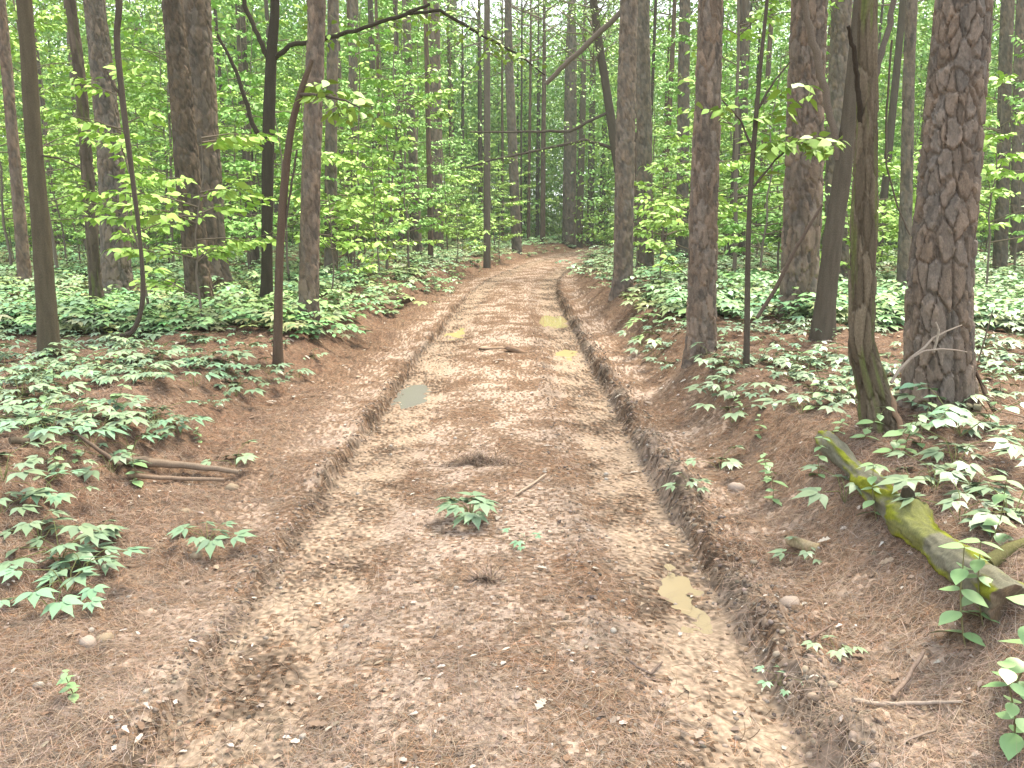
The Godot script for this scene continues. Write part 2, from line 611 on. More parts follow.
# px: [[x, y, width], ...] from the ground up, in pixels of the photograph; the base stands on the ground
func tree(called: String, label: String, px: Array, kind: String, tint: Color, tall: float, flare := 0.25, group := "") -> Dictionary:
	var g := ground_at(px[0][0], px[0][1])
	var ctrl := []
	for p in px:
		var q := at_depth(p[0], p[1], g.z)
		ctrl.append([q - g, radius_at(p[0], p[1], g.z, p[2])])
	ctrl[0][0] = Vector3(0, -0.12, 0)
	var top: Vector3 = ctrl[ctrl.size() - 1][0]
	var fine_to := top.y
	var dirv: Vector3 = (top - ctrl[maxi(0, ctrl.size() - 3)][0]).normalized()
	dirv = (dirv * 0.5 + Vector3.UP).normalized()
	var r0: float = ctrl[ctrl.size() - 1][1]
	var need := tall - top.y
	if need > 1.0:
		for k in 3:
			ctrl.append([top + dirv * need * (k + 1) / 3.0, r0 * (1.0 - 0.25 * (k + 1))])
	var dist := -g.z
	var sides := clampi(int(px[1][2] * 2.8), 14, 224)
	var dy := clampf(0.0021 * dist, 0.0105, 0.09)
	var o := root_node(called, g)
	part("trunk", trunk_mesh(ctrl, sides, dy, fine_to + 0.3, kind, flare, rr(0.0, 5.0), tint), o)
	var tp: Vector3 = ctrl[ctrl.size() - 1][0]
	if kind == "pine":
		crown(o, "pine", tp - dirv * minf(6.0, tall * 0.35), clampf(tall / 20.0, 0.5, 1.1))
	elif tall > 4.0:
		crown(o, "leaf", tp - dirv * minf(3.5, tall * 0.3), clampf(tall / 14.0, 0.4, 1.2))
	tag(o, label, "tree", group)
	return {"node": o, "at": g, "ctrl": ctrl}

func limb(tr: Dictionary, called: String, px: Array, col: Color, dz := 0.0) -> void:
	var g: Vector3 = tr.at
	var pts := []
	var rad := []
	for i in px.size():
		var p: Array = px[i]
		var q := at_depth(p[0], p[1], g.z + dz * i / maxf(px.size() - 1, 1))
		pts.append(q - g)
		rad.append(radius_at(p[0], p[1], q.z, p[2]))
	var b := MB.new()
	# resample with small kinks
	var sp := []
	var sr := []
	for i in pts.size() - 1:
		for k in 5:
			var f := k / 5.0
			sp.append(pts[i].lerp(pts[i + 1], f) + (Vector3(rr(-1, 1), rr(-1, 1), rr(-1, 1)) * rad[i] * 0.35 if i + k > 0 else Vector3.ZERO))
			sr.append(lerpf(rad[i], rad[i + 1], f))
	sp.append(pts[pts.size() - 1]); sr.append(rad[rad.size() - 1])
	b.tube(sp, sr, 8, col)
	part(called, b.mesh(M.bark), tr.node)

# leaves along a limb given in pixels
func limb_leaves(tr: Dictionary, px: Array, count: int, size: float, spread: float) -> void:
	var g: Vector3 = tr.at
	var b := MB.new()
	for i in px.size() - 1:
		var a := at_depth(px[i][0], px[i][1], g.z) - g
		var c := at_depth(px[i + 1][0], px[i + 1][1], g.z) - g
		for k in count:
			var p := a.lerp(c, rr(0, 1))
			var d := Vector3(rr(-1, 1), rr(-0.35, 0.3), rr(-1, 1)).normalized()
			spread_leaves(b, p, d, spread, 7, size, Color(0.22, 0.34, 0.06))
	part("foliage", b.mesh(M.leaf), tr.node)

# ---------------------------------------------------------------- understory saplings
var sap_stem := []
var sap_leaf := []
func make_saplings() -> void:
	for k in 7:
		var w := MB.new()
		var b := MB.new()
		var hgt: float = [3.2, 4.5, 5.5, 6.5, 7.5, 8.5, 2.2][k]
		var p := Vector3.ZERO
		var pts := [p]
		var lean := Vector3(rr(-0.08, 0.08), 0, rr(-0.08, 0.08))
		var ns := 10
		for i in ns:
			p += Vector3(0, hgt / ns, 0) + lean * hgt / ns + Vector3(rr(-1, 1), 0, rr(-1, 1)) * 0.06
			pts.append(p)
		var rad := []
		for i in ns + 1: rad.append((0.006 + 0.0045 * hgt) * (1.0 - 0.85 * i / ns))
		w.tube(pts, rad, 6, Color(0.15, 0.125, 0.10))
		var nb := int(9 + hgt * 2.2)
		for i in nb:
			var t := rr(0.16, 1.0)
			var fi := t * ns
			var q: Vector3 = pts[mini(int(fi), ns - 1)].lerp(pts[mini(int(fi) + 1, ns)], fi - int(fi))
			var a := rr(0, TAU)
			var l := (0.45 + 0.2 * hgt * (1.05 - t)) * rr(0.7, 1.3)
			var d := Vector3(cos(a), rr(0.0, 0.45), sin(a)).normalized()
			var e := q + d * l + Vector3(0, -0.06 * l, 0)
			w.tube([q, q.lerp(e, 0.5) + Vector3(0, 0.05 * l, 0), e], [0.011, 0.007, 0.003], 4, Color(0.14, 0.11, 0.085), false)
			var ntw := 3 + int(l * 4.0)
			for j in ntw:
				var m := q.lerp(e, rr(0.25, 1.0))
				var td := (d + Vector3(rr(-1, 1), rr(-0.15, 0.15), rr(-1, 1))).normalized()
				td.y *= 0.4
				td = td.normalized()
				var tl := rr(0.25, 0.5)
				w.tube([m, m + td * tl], [0.004, 0.002], 3, Color(0.14, 0.12, 0.08), false)
				spread_leaves(b, m, td, tl, int(rr(8, 12)), rr(0.10, 0.145), Color(0.32, 0.49, 0.10) if k % 2 == 0 else Color(0.26, 0.46, 0.115))
		sap_stem.append(w.mesh(M.twig))
		sap_leaf.append(b.mesh(M.leaf))
		print("sapling ", k, " leaves ", b.t.size() / 6)

func sapling(at: Vector3, k: int, sc: float, label: String, group := "understory saplings between the trunks") -> void:
	var o := root_node("leafy_sapling", at)
	part("stem", sap_stem[k], o)
	part("foliage", sap_leaf[k], o)
	o.rotation.y = rr(0, TAU)
	o.scale = Vector3(sc, sc * rr(0.9, 1.1), sc)
	tag(o, label, "sapling", group)

# ---------------------------------------------------------------- low plants
var plant_protos := {}

func palm_leaf(size: float, nl: int, hue: Color) -> ArrayMesh:
	var b := MB.new()
	for i in nl:
		var a := (i - (nl - 1) * 0.5) * (2.0 / maxf(nl - 1, 1)) * 1.45
		var f := Vector3(sin(a), rr(-0.22, -0.02), -cos(a)).normalized()
		var l := size * (1.0 - 0.28 * absf(a) / 1.45) * rr(0.92, 1.08)
		b.shaped_leaf(f * size * 0.1, f, Vector3.UP, l, l * rr(0.42, 0.5), l * 0.06, l * rr(0.08, 0.2), jit(hue, 0.12))
	return b.mesh(M.plant)

func oval_leaf(size: float, hue: Color) -> ArrayMesh:
	var b := MB.new()
	b.shaped_leaf(Vector3.ZERO, Vector3(0, -0.08, -1).normalized(), Vector3.UP, size, size * rr(0.6, 0.72), size * 0.045, size * rr(0.08, 0.22), jit(hue, 0.16), [0.0, 0.7, 0.98, 1.0, 0.82, 0.42, 0.0])
	return b.mesh(M.plant)

func make_plant(kind: String) -> Node3D:
	var o := Node3D.new()
	var w := MB.new()
	var hue := Color(0.158, 0.25, 0.14)
	var shade := rr(0.8, 1.25)
	hue = Color(hue.r * shade * rr(0.9, 1.2), hue.g * shade, hue.b * shade)
	var leaves := []
	if kind.begins_with("creeper"):
		var meshes := []
		for i in 3: meshes.append(palm_leaf(rr(0.09, 0.125), 5, hue))
		var tight := kind == "creeper_tight"
		var n := 11 if tight else int(rr(5, 9))
		for i in n:
			var a := TAU * (i + rr(-0.3, 0.3)) / n
			var r := rr(0.02, 0.12) if tight else rr(0.06, 0.24)
			var tip := Vector3(cos(a) * r, rr(0.05, 0.17), sin(a) * r)
			w.tube([Vector3(0, -0.02, 0), Vector3(tip.x * 0.3, tip.y * 0.75, tip.z * 0.3), tip], [0.0025, 0.002, 0.0015], 4, Color(0.16, 0.17, 0.07), false)
			leaves.append([meshes[i % 3], tip, -a - PI / 2 + rr(-0.7, 0.7), rr(0.8, 1.25)])
	elif kind.begins_with("seedling"):
		var meshes := []
		for i in 3: meshes.append(oval_leaf(rr(0.08, 0.11), Color(0.19, 0.29, 0.125)))
		var p := Vector3(0, -0.02, 0)
		var pts := [p]
		var lean := Vector3(rr(-0.5, 0.5), 1, rr(-0.5, 0.5)).normalized()
		for i in 5:
			p += (lean + Vector3(rr(-0.25, 0.25), 0, rr(-0.25, 0.25))) * 0.055
			pts.append(p)
			var a := i * 1.57 + rr(-0.4, 0.4)
			for sg in [0.0, PI]:
				leaves.append([meshes[i % 3], p, a + sg, rr(0.7, 1.2) * (1.0 - 0.06 * i)])
		w.tube(pts, [0.003, 0.003, 0.0025, 0.0025, 0.002, 0.0015], 4, Color(0.15, 0.14, 0.07), false)
	else: # arching stems carrying pairs of leaflets
		var meshes := []
		for i in 3: meshes.append(oval_leaf(rr(0.07, 0.09), Color(0.18, 0.31, 0.17)))
		for st in 3:
			var a := TAU * st / 3.0 + rr(-0.4, 0.4)
			var pts := []
			var rad := []
			for i in 8:
				var t := i / 7.0
				var q := Vector3(cos(a) * 0.42 * t, 0.02 + 0.20 * sin(t * 2.2), sin(a) * 0.42 * t)
				pts.append(q); rad.append(0.003 - 0.002 * t)
				if i > 1:
					for sg in [-1.0, 1.0]:
						leaves.append([meshes[i % 3], q, -a - PI / 2 + sg * 1.2, rr(0.8, 1.1)])
			leaves.append([meshes[0], pts[7], -a - PI / 2, 1.0])
			w.tube(pts, rad, 4, Color(0.15, 0.16, 0.07), false)
	part("stem", w.mesh(M.twig), o)
	for l in leaves:
		var q := part("leaf", l[0], o)
		q.position = l[1]
		q.rotation = Vector3(rr(-0.25, 0.15), l[2], rr(-0.25, 0.25))
		q.scale = Vector3.ONE * float(l[3])
	return o

func put_plant(kind: String, at: Vector3, sc: float, called: String, label: String, group := "") -> void:
	var o: Node3D = plant_protos[kind].duplicate()
	o.name = numbered(called)
	add_child(o)
	o.position = at
	o.rotation.y = rr(0, TAU)
	o.scale = Vector3.ONE * sc
	tag(o, label, "plant", group)

# one mesh per proto, for the carpet further off
func merged(o: Node3D) -> ArrayMesh:
	var b := MB.new()
	for ch in o.get_children():
		if ch.name == "stem": continue
		var ar: Array = ch.mesh.surface_get_arrays(0)
		var base := b.v.size()
		var tr: Transform3D = ch.transform
		for i in ar[Mesh.ARRAY_VERTEX].size():
			b.vert(tr * ar[Mesh.ARRAY_VERTEX][i], (tr.basis * ar[Mesh.ARRAY_NORMAL][i]).normalized(), ar[Mesh.ARRAY_COLOR][i])
		for i in ar[Mesh.ARRAY_INDEX]: b.t.push_back(base + i)
	return b.mesh(M.plant)

func scatter(called: String, mesh: Mesh, places: Array, label: String, category: String, colours := []) -> void:
	var mm := MultiMesh.new()
	mm.transform_format = MultiMesh.TRANSFORM_3D
	mm.use_colors = not colours.is_empty()
	mm.mesh = mesh
	mm.instance_count = places.size()
	for i in places.size():
		mm.set_instance_transform(i, places[i])
		if mm.use_colors: mm.set_instance_color(i, colours[i])
	var o := MultiMeshInstance3D.new()
	o.name = numbered(called)
	o.multimesh = mm
	add_child(o)
	tag(o, label, category, "", "stuff")

func lay(x: float, z: float, lift: float, turn: float, sc: float) -> Transform3D:
	var up := slope(x, z)
	var f := Vector3(cos(turn), 0, sin(turn))
	var s := f.cross(up).normalized()
	f = up.cross(s).normalized()
	return Transform3D(Basis(s * sc, up * sc, -f * sc), Vector3(x, floor_at(x, z) + lift, z))

func plant_chance(x: float, z: float) -> float:
	var d := -z
	var s := x - track_x(d)
	var patch := n_mid.get_noise_2d(x * 0.8 + 70.0, z * 0.8)
	var k := 0.0
	if s < 0.0:
		k = sst(lerpf(1.85, 1.3, sst(10.0, 16.0, d)), 2.3, -s) * clampf(0.76 + patch * 1.6, 0.05, 1.0)
		if d < 2.9: k *= 0.25
	else:
		k = sst(lerpf(1.5, 1.25, sst(10.0, 16.0, d)), 2.1, s) * clampf(0.5 + 0.25 * sst(4.5, 6.0, d) + patch * 1.5, 0.0, 1.0)
		if d < 4.5: k *= 0.4
	return k

# ================================================================ the scene
func _ready() -> void:
	rng.seed = 20240611
	# camera
	var cam := Camera3D.new()
	cam.name = "camera"
	add_child(cam)
	cam.position = Vector3(0, EYE, 0)
	cam.rotation = Vector3(PITCH, 0, 0)
	cam.fov = rad_to_deg(2.0 * atan(384.0 / F))
	cam.near = 0.05
	cam.far = 600.0
	# sky
	var sm := ProceduralSkyMaterial.new()
	sm.sky_top_color = Color(0.86, 0.91, 0.97)
	sm.sky_horizon_color = Color(0.97, 0.98, 0.97)
	sm.sky_curve = 0.3
	sm.ground_bottom_color = Color(0.35, 0.33, 0.25)
	sm.ground_horizon_color = Color(0.7, 0.72, 0.65)
	sm.sky_energy_multiplier = 0.65
	var sky := Sky.new()
	sky.sky_material = sm
	var env := Environment.new()
	env.background_mode = Environment.BG_SKY
	env.sky = sky
	env.tonemap_mode = Environment.TONE_MAPPER_LINEAR
	env.tonemap_exposure = 7.9
	env.fog_enabled = true
	env.fog_density = 0.001
	env.fog_light_color = Color(0.93, 0.97, 0.92)
	env.sdfgi_enabled = true
	env.ssao_enabled = true
	env.ssil_enabled = true
	var we := WorldEnvironment.new()
	we.name = "environment"
	we.environment = env
	add_child(we)
	# sun behind thin cloud, high over the track ahead
	var sun := DirectionalLight3D.new()
	sun.name = "sun"
	sun.light_energy = 0.5
	sun.light_color = Color(1.0, 0.97, 0.9)
	sun.light_angular_distance = 22.0
	sun.shadow_enabled = true
	add_child(sun)
	sun.look_at_from_position(Vector3(5, 14, -6), Vector3.ZERO)

	set_noise(n_big, 1, 0.11, FastNoiseLite.TYPE_SIMPLEX_SMOOTH, 3)
	set_noise(n_mid, 2, 0.9, FastNoiseLite.TYPE_SIMPLEX_SMOOTH, 3)
	set_noise(n_fine, 3, 7.0, FastNoiseLite.TYPE_SIMPLEX_SMOOTH, 3)
	set_noise(n_grain, 4, 26.0, FastNoiseLite.TYPE_SIMPLEX, 2)
	set_noise(n_ridge, 5, 14.0, FastNoiseLite.TYPE_SIMPLEX_SMOOTH, 4)
	for n in [n_cell_edge, n_cell_id]:
		n.seed = 6
		n.noise_type = FastNoiseLite.TYPE_CELLULAR
		n.frequency = 9.5
		n.fractal_type = FastNoiseLite.FRACTAL_NONE
		n.cellular_distance_function = FastNoiseLite.DISTANCE_EUCLIDEAN
		n.cellular_jitter = 1.0
		n.domain_warp_enabled = true
		n.domain_warp_amplitude = 0.02
		n.domain_warp_frequency = 13.0
		n.domain_warp_fractal_octaves = 4
	n_cell_edge.cellular_return_type = FastNoiseLite.RETURN_DISTANCE2_SUB
	n_cell_id.cellular_return_type = FastNoiseLite.RETURN_CELL_VALUE
	build_materials()
	print("materials ", Time.get_ticks_msec())

	# puddles: found on the ground first, then hollowed out of it
	var pl := []
	for q in [[457, 332, 0.16, 0.55, 0.05, 0], [553, 321, 0.21, 0.65, 0.05, 0], [566, 353, 0.15, 0.4, 0.05, 0], [413, 394, 0.15, 0.36, 0.035, 1], [684, 598, 0.085, 0.30, 0.026, 2]]:
		pl.append([ground_at(q[0], q[1]), q[2], q[3], q[4], q[5]])
	pools = pl
	build_ground()
	print("ground ", Time.get_ticks_msec())
	build_water()
	make_crowns()
	make_saplings()
	build_trees()
	print("trees ", Time.get_ticks_msec())
	build_background()
	print("background ", Time.get_ticks_msec())
	build_plants()
	print("plants ", Time.get_ticks_msec())
	build_floor_things()
	print("done ", Time.get_ticks_msec())

func build_water() -> void:
	var labels := ["yellow muddy puddle alone in its wheel rut near a grey wet hollow", "wide yellow muddy puddle in the wheel rut beside the low bank", "small yellow muddy puddle between wood chips and the rut edge", "dull grey puddle in the wheel rut with black wet rims", "shallow ochre film of muddy water in the deep rut near the mossy log"]
	for i in pools.size():
		var q: Array = pools[i]
		var b := MB.new()
		var c := b.vert(Vector3.ZERO, Vector3.UP, Color.WHITE)
		for k in 40:
			var a := TAU * k / 40
			var r := 1.5 + 0.24 * sin(a * 2.0 + i * 1.7) + 0.17 * sin(a * 3.0 + i * 2.3) + 0.08 * sin(a * 7.0 + i)
			b.vert(Vector3(cos(a) * q[1] * r, 0, sin(a) * q[2] * r), Vector3.UP, Color.WHITE)
		for k in 40: b.tri(c, 1 + k, 1 + (k + 1) % 40)
		var o := single("puddle", b.mesh([M.water, M.grey_water, M.clay_water][q[4]]), Vector3(q[0].x, height(q[0].x, q[0].z) + q[3] * 0.42, q[0].z))
		tag(o, labels[i], "puddle", "", "structure")

func build_trees() -> void:
	var pine := Color(0.185, 0.155, 0.132)
	var red_pine := Color(0.185, 0.15, 0.124)
	var grey := Color(0.165, 0.142, 0.121)
	var dark := Color(0.10, 0.085, 0.07)
	var t: Dictionary
	# the bank with the mossy log
	tree("pine_tree", "thickest pine with large plated bark, dead twigs leaning against its foot", [[938, 408, 74], [938, 380, 69], [939, 300, 66], [944, 230, 64], [952, 146, 61], [964, 0, 58]], "pine", pine, 22.0, 0.1)
	t = tree("oak_tree", "crooked mossy oak with a swollen base beside the thickest pine", [[886, 428, 44], [874, 395, 32], [862, 345, 28], [862, 310, 26], [863, 250, 26], [867, 120, 22], [868, 0, 19]], "oak", Color(0.13, 0.108, 0.08), 13.0, 0.12)
	limb(t, "dead_branch", [[862, 135, 6], [860, 105, 6], [857, 75, 5.5], [853, 48, 5], [848, 26, 4]], Color(0.05, 0.04, 0.033), 0.15)
	limb(t, "branch", [[872, 90, 8], [880, 60, 7], [890, 25, 7], [897, -30, 6]], Color(0.14, 0.12, 0.10), -0.2)
	limb(t, "vine", [[892, 40, 2.5], [887, 110, 2.5], [886, 165, 2.2], [897, 205, 2], [910, 235, 1.6]], Color(0.12, 0.10, 0.08), 0.05)
	limb(t, "root", [[884, 380, 7], [893, 405, 7], [901, 428, 6], [908, 455, 4], [915, 468, 2]], Color(0.25, 0.17, 0.12), 0.25)
	limb(t, "root", [[893, 415, 8], [900, 432, 6], [908, 442, 4]], Color(0.2, 0.14, 0.10), 0.1)
	t = tree("leaning_tree", "dark smooth tree leaning behind the crooked oak, forked at mid height", [[822, 337, 24], [826, 300, 20], [834, 230, 19], [843, 170, 18], [851, 100, 15], [860, 0, 13]], "hardwood", Color(0.115, 0.10, 0.08), 11.0, 0.2)
	limb(t, "branch", [[838, 160, 9], [833, 130, 8], [822, 80, 8], [815, 50, 8], [803, 0, 7], [795, -50, 6]], Color(0.17, 0.145, 0.12))
	tree("pine_tree", "broad reddish pine standing behind the dark leaning tree", [[798, 317, 40], [798, 300, 36], [803, 200, 38], [806, 100, 37], [810, 0, 36]], "pine", red_pine, 21.0, 0.14)
	tree("pine_tree", "straight scaly pine between thin leafy sapling and the track", [[700, 356, 33], [701, 330, 29], [704, 200, 28], [708, 100, 26], [711, 0, 24]], "pine", red_pine, 19.0, 0.14)
	tree("pine_tree", "straight pine close to the track edge, hiding a greyer trunk", [[622, 293, 23], [623, 270, 19], [625, 150, 19], [629, 0, 17]], "pine", pine, 18.0, 0.14)
	tree("pine_tree", "greyer pine half hidden by the pine on the track edge", [[645, 272, 18], [645, 240, 16], [644, 120, 15], [642, 0, 14]], "pine", grey, 19.0, 0.14)
	t = tree("dead_snag", "bare crooked dark stem leaning behind the track-edge pine", [[626, 262, 8], [622, 200, 8], [614, 140, 9], [605, 80, 8], [597, 30, 8], [590, -30, 7]], "hardwood", dark, 9.0, 0.2)
	limb(t, "branch", [[618, 150, 4], [585, 140, 3], [540, 150, 2.5], [500, 158, 2], [465, 168, 1.5]], dark)
	limb(t, "branch", [[612, 110, 3], [570, 131, 3], [520, 132, 2], [470, 132, 1.5]], dark)
	limb_leaves(t, [[600, 140], [540, 150], [470, 165]], 9, 0.09, 0.5)
	t = tree("broken_tree", "fallen grey pole lodged aslant across the trunks above the bend", [[652, 270, 5], [648, 200, 4], [640, 90, 4], [634, 3, 4]], "hardwood", grey, 3.0, 0.1)
	limb(t, "lodged_pole", [[650, -18, 5.5], [600, 32, 5.5], [570, 60, 5], [546, 84, 4.5]], Color(0.17, 0.14, 0.115))
	tree("pine_tree", "thin distant pine between the greyer pine and the scaly pine", [[682, 262, 12], [683, 150, 12], [685, 0, 11]], "pine", grey, 18.0, 0.12)
	tree("pine_tree", "brown pine behind the fork of the leaning tree", [[838, 285, 24], [836, 200, 22], [838, 100, 21], [842, 0, 20]], "pine", pine, 20.0, 0.12)
	tree("pine_tree", "narrow pine in the wood past the foot of the thickest pine", [[1000, 275, 15], [1003, 180, 14], [1008, 0, 14]], "pine", grey, 18.0, 0.12)
	tree("pine_tree", "dark pine at the end of the row past the thickest pine", [[1018, 262, 15], [1019, 150, 15], [1024, 0, 15]], "pine", pine, 18.0, 0.12)
	tree("pine_tree", "pine close behind the thickest pine, only its edge showing", [[903, 300, 14], [906, 200, 13], [912, 0, 12]], "pine", grey, 18.0, 0.12)
	tree("pine_tree", "faint brown pine beyond the thin leafy sapling", [[738, 262, 14], [740, 180, 13], [744, 0, 12]], "pine", grey, 17.0, 0.12)
	t = tree("thin_sapling", "thin straight leafy sapling beside the straight scaly pine", [[747, 368, 7], [747, 330, 6], [749, 220, 5], [755, 130, 5], [761, 60, 4], [767, 0, 3.5]], "hardwood", dark, 5.2, 0.2)
	limb(t, "branch", [[753, 150, 3], [740, 120, 2], [722, 100, 1.5]], dark)
	limb(t, "branch", [[757, 110, 3], [775, 80, 2], [790, 62, 1.5]], dark)
	limb(t, "branch", [[751, 190, 3], [775, 160, 2], [800, 140, 2], [828, 145, 1.5]], dark)
	limb_leaves(t, [[750, 170], [775, 130], [790, 70]], 5, 0.1, 0.3)
	limb_leaves(t, [[770, 150], [800, 140], [838, 146]], 6, 0.11, 0.25)
	limb_leaves(t, [[740, 120], [722, 100]], 3, 0.1, 0.25)
	# the bank with the twin trunks
	t = tree("twin_trunk", "wide grey pine, hinder and thicker of the twin trunks", [[212, 290, 42], [209, 260, 36], [203, 150, 34], [198, 60, 32], [195, 0, 30]], "pine", Color(0.15, 0.122, 0.10), 21.0, 0.14)
	tree("twin_trunk", "darker slimmer pine standing in front of the wide grey one", [[200, 309, 31], [198, 280, 26], [188, 180, 25], [180, 80, 23], [172, 0, 21]], "pine", Color(0.12, 0.097, 0.078), 19.0, 0.14)
	tree("pine_tree", "sturdy grey-brown pine with furrowed bark near the hanging vine", [[119, 300, 38], [117, 280, 31], [112, 180, 27], [103, 80, 24], [94, 0, 22]], "pine", grey, 20.0, 0.2)
	t = tree("oak_tree", "smooth olive-brown young tree rising from bare litter on the bank", [[49, 357, 25], [48, 330, 21], [41, 230, 19], [33, 130, 17], [24, 0, 16]], "hardwood", Color(0.11, 0.095, 0.068), 12.0, 0.2)
	limb(t, "branch", [[38, 155, 2.5], [58, 158, 2], [80, 168, 1.5]], dark)
	tree("oak_tree", "slender rough-barked tree leaning just before the sturdy grey-brown pine", [[98, 314, 18], [95, 280, 13], [88, 180, 13], [80, 80, 12], [70, 0, 11]], "oak", Color(0.12, 0.098, 0.08), 13.0, 0.2)
	t = tree("hanging_vine", "thin dark vine that sweeps to the ground beside the furrowed pine", [[100, 352, 3], [118, 337, 4], [132, 332, 5], [141, 310, 5], [143, 285, 5], [140, 240, 4], [134, 190, 5], [124, 110, 6], [117, 40, 6.5], [119, 0, 7]], "hardwood", dark, 8.0, 0.0)
	limb(t, "branch", [[122, 98, 4], [112, 82, 3], [106, 70, 2]], dark)
	t = tree("pine_tree", "pale far pine behind the smooth olive-brown young tree", [[25, 286, 15], [20, 220, 13], [11, 120, 12], [2, 20, 12]], "pine", Color(0.18, 0.14, 0.115), 19.0, 0.12)
	t = tree("dark_tree", "black slender tree forking in two arching limbs above the bank", [[266, 308, 14], [267, 260, 11], [268, 160, 12], [271, 65, 11], [275, 0, 9]], "hardwood", Color(0.06, 0.052, 0.042), 10.0, 0.2)
	limb(t, "branch", [[270, 62, 6], [258, 35, 5], [245, 5, 5], [238, -30, 4]], Color(0.06, 0.052, 0.042))
	limb(t, "branch", [[272, 62, 6], [290, 45, 5], [320, 40, 5], [365, 28, 4], [405, 14, 4], [430, 4, 3]], Color(0.06, 0.052, 0.042), 0.2)
	limb(t, "branch", [[405, 14, 3], [440, 10, 3.5], [470, 28, 3.2], [500, 45, 2.8], [520, 55, 2], [545, 75, 1.5]], Color(0.06, 0.052, 0.042))
	limb(t, "branch", [[268, 160, 6], [250, 115, 5], [235, 70, 4], [218, 35, 3]], Color(0.06, 0.052, 0.042))
	limb_leaves(t, [[300, 42], [360, 30], [430, 6], [500, 45], [545, 75]], 8, 0.1, 0.4)
	t = tree("pine_tree", "straight ruddy pine at the brink of the bank behind a bent stem", [[309, 323, 24], [309, 300, 20], [311, 180, 19], [315, 60, 18], [317, 0, 17]], "pine", red_pine, 18.0, 0.14)
	t = tree("bent_stem", "thin brown stem bent over at the top on the brink of the bank", [[277, 367, 11], [278, 330, 9], [280, 250, 8], [284, 190, 8], [292, 125, 7], [303, 85, 6], [312, 60, 4]], "hardwood", Color(0.115, 0.085, 0.065), 3.2, 0.2)
	limb(t, "branch", [[280, 250, 3], [289, 200, 2.5], [297, 150, 2]], dark)
	limb(t, "branch", [[298, 95, 4], [320, 95, 3], [345, 100, 2], [360, 108, 1.5]], dark, 0.3)
	limb_leaves(t, [[305, 80], [330, 98], [365, 112]], 6, 0.11, 0.28)
	tree("pine_tree", "narrow pine showing just behind the straight ruddy pine", [[331, 282, 14], [331, 150, 12], [333, 0, 11]], "pine", grey, 18.0, 0.12)
	var back := [[350, 262, 10, 354, 0, "slim brown trunk beyond the narrow pine"], [418, 258, 10, 408, 60, "brown trunk wrapped in grey-green pine foliage"], [438, 250, 12, 434, 0, "brown pine beside the trunk wrapped in pine foliage"], [452, 238, 9, 453, 0, "thin reddish trunk in the wood where the track bends"], [487, 268, 7, 487, 0, "thin mottled pole standing at the pale sunny patch"], [517, 252, 10, 509, 60, "lone brown trunk over the grassy corner of the bend"], [569, 246, 14, 571, 60, "stout brown trunk behind the end of the track"], [579, 247, 7, 583, 100, "leaning trunk touching the stout brown trunk"], [590, 244, 7, 593, 60, "slim trunk beyond the stout one at the bend"], [600, 244, 5, 607, 60, "curved sapling trunk beside the slim one at the bend"]]
	for q in back:
		tree("pine_tree", q[5], [[q[0], q[1], q[2]], [lerpf(q[0], q[3], 0.5), (q[1] + q[4]) * 0.5, q[2] * 0.92], [q[3], q[4], q[2] * 0.84]], "pine" if q[2] > 7.5 else "hardwood", [red_pine, grey, pine][int(q[0]) % 3], 17.0, 0.1)
	# saplings whose leaves show large between the nearer trunks
	for q in [[150, 320, 0, 0.85], [205, 330, 6, 1.0], [380, 285, 0, 0.9], [410, 275, 1, 0.9], [330, 300, 6, 0.9], [455, 268, 6, 1.1], [500, 262, 6, 1.0], [690, 300, 6, 0.8], [660, 285, 0, 0.8], [930, 290, 0, 0.9], [985, 300, 0, 0.9], [760, 290, 1, 0.9], [865, 290, 6, 1.0], [290, 285, 1, 0.9], [250, 280, 1, 1.0], [350, 270, 2, 0.8]]:
		sapling(ground_at(q[0], q[1]), q[2], q[3], "thin young sapling with pale green leaves between the nearer trunks", "saplings between the nearer trunks")

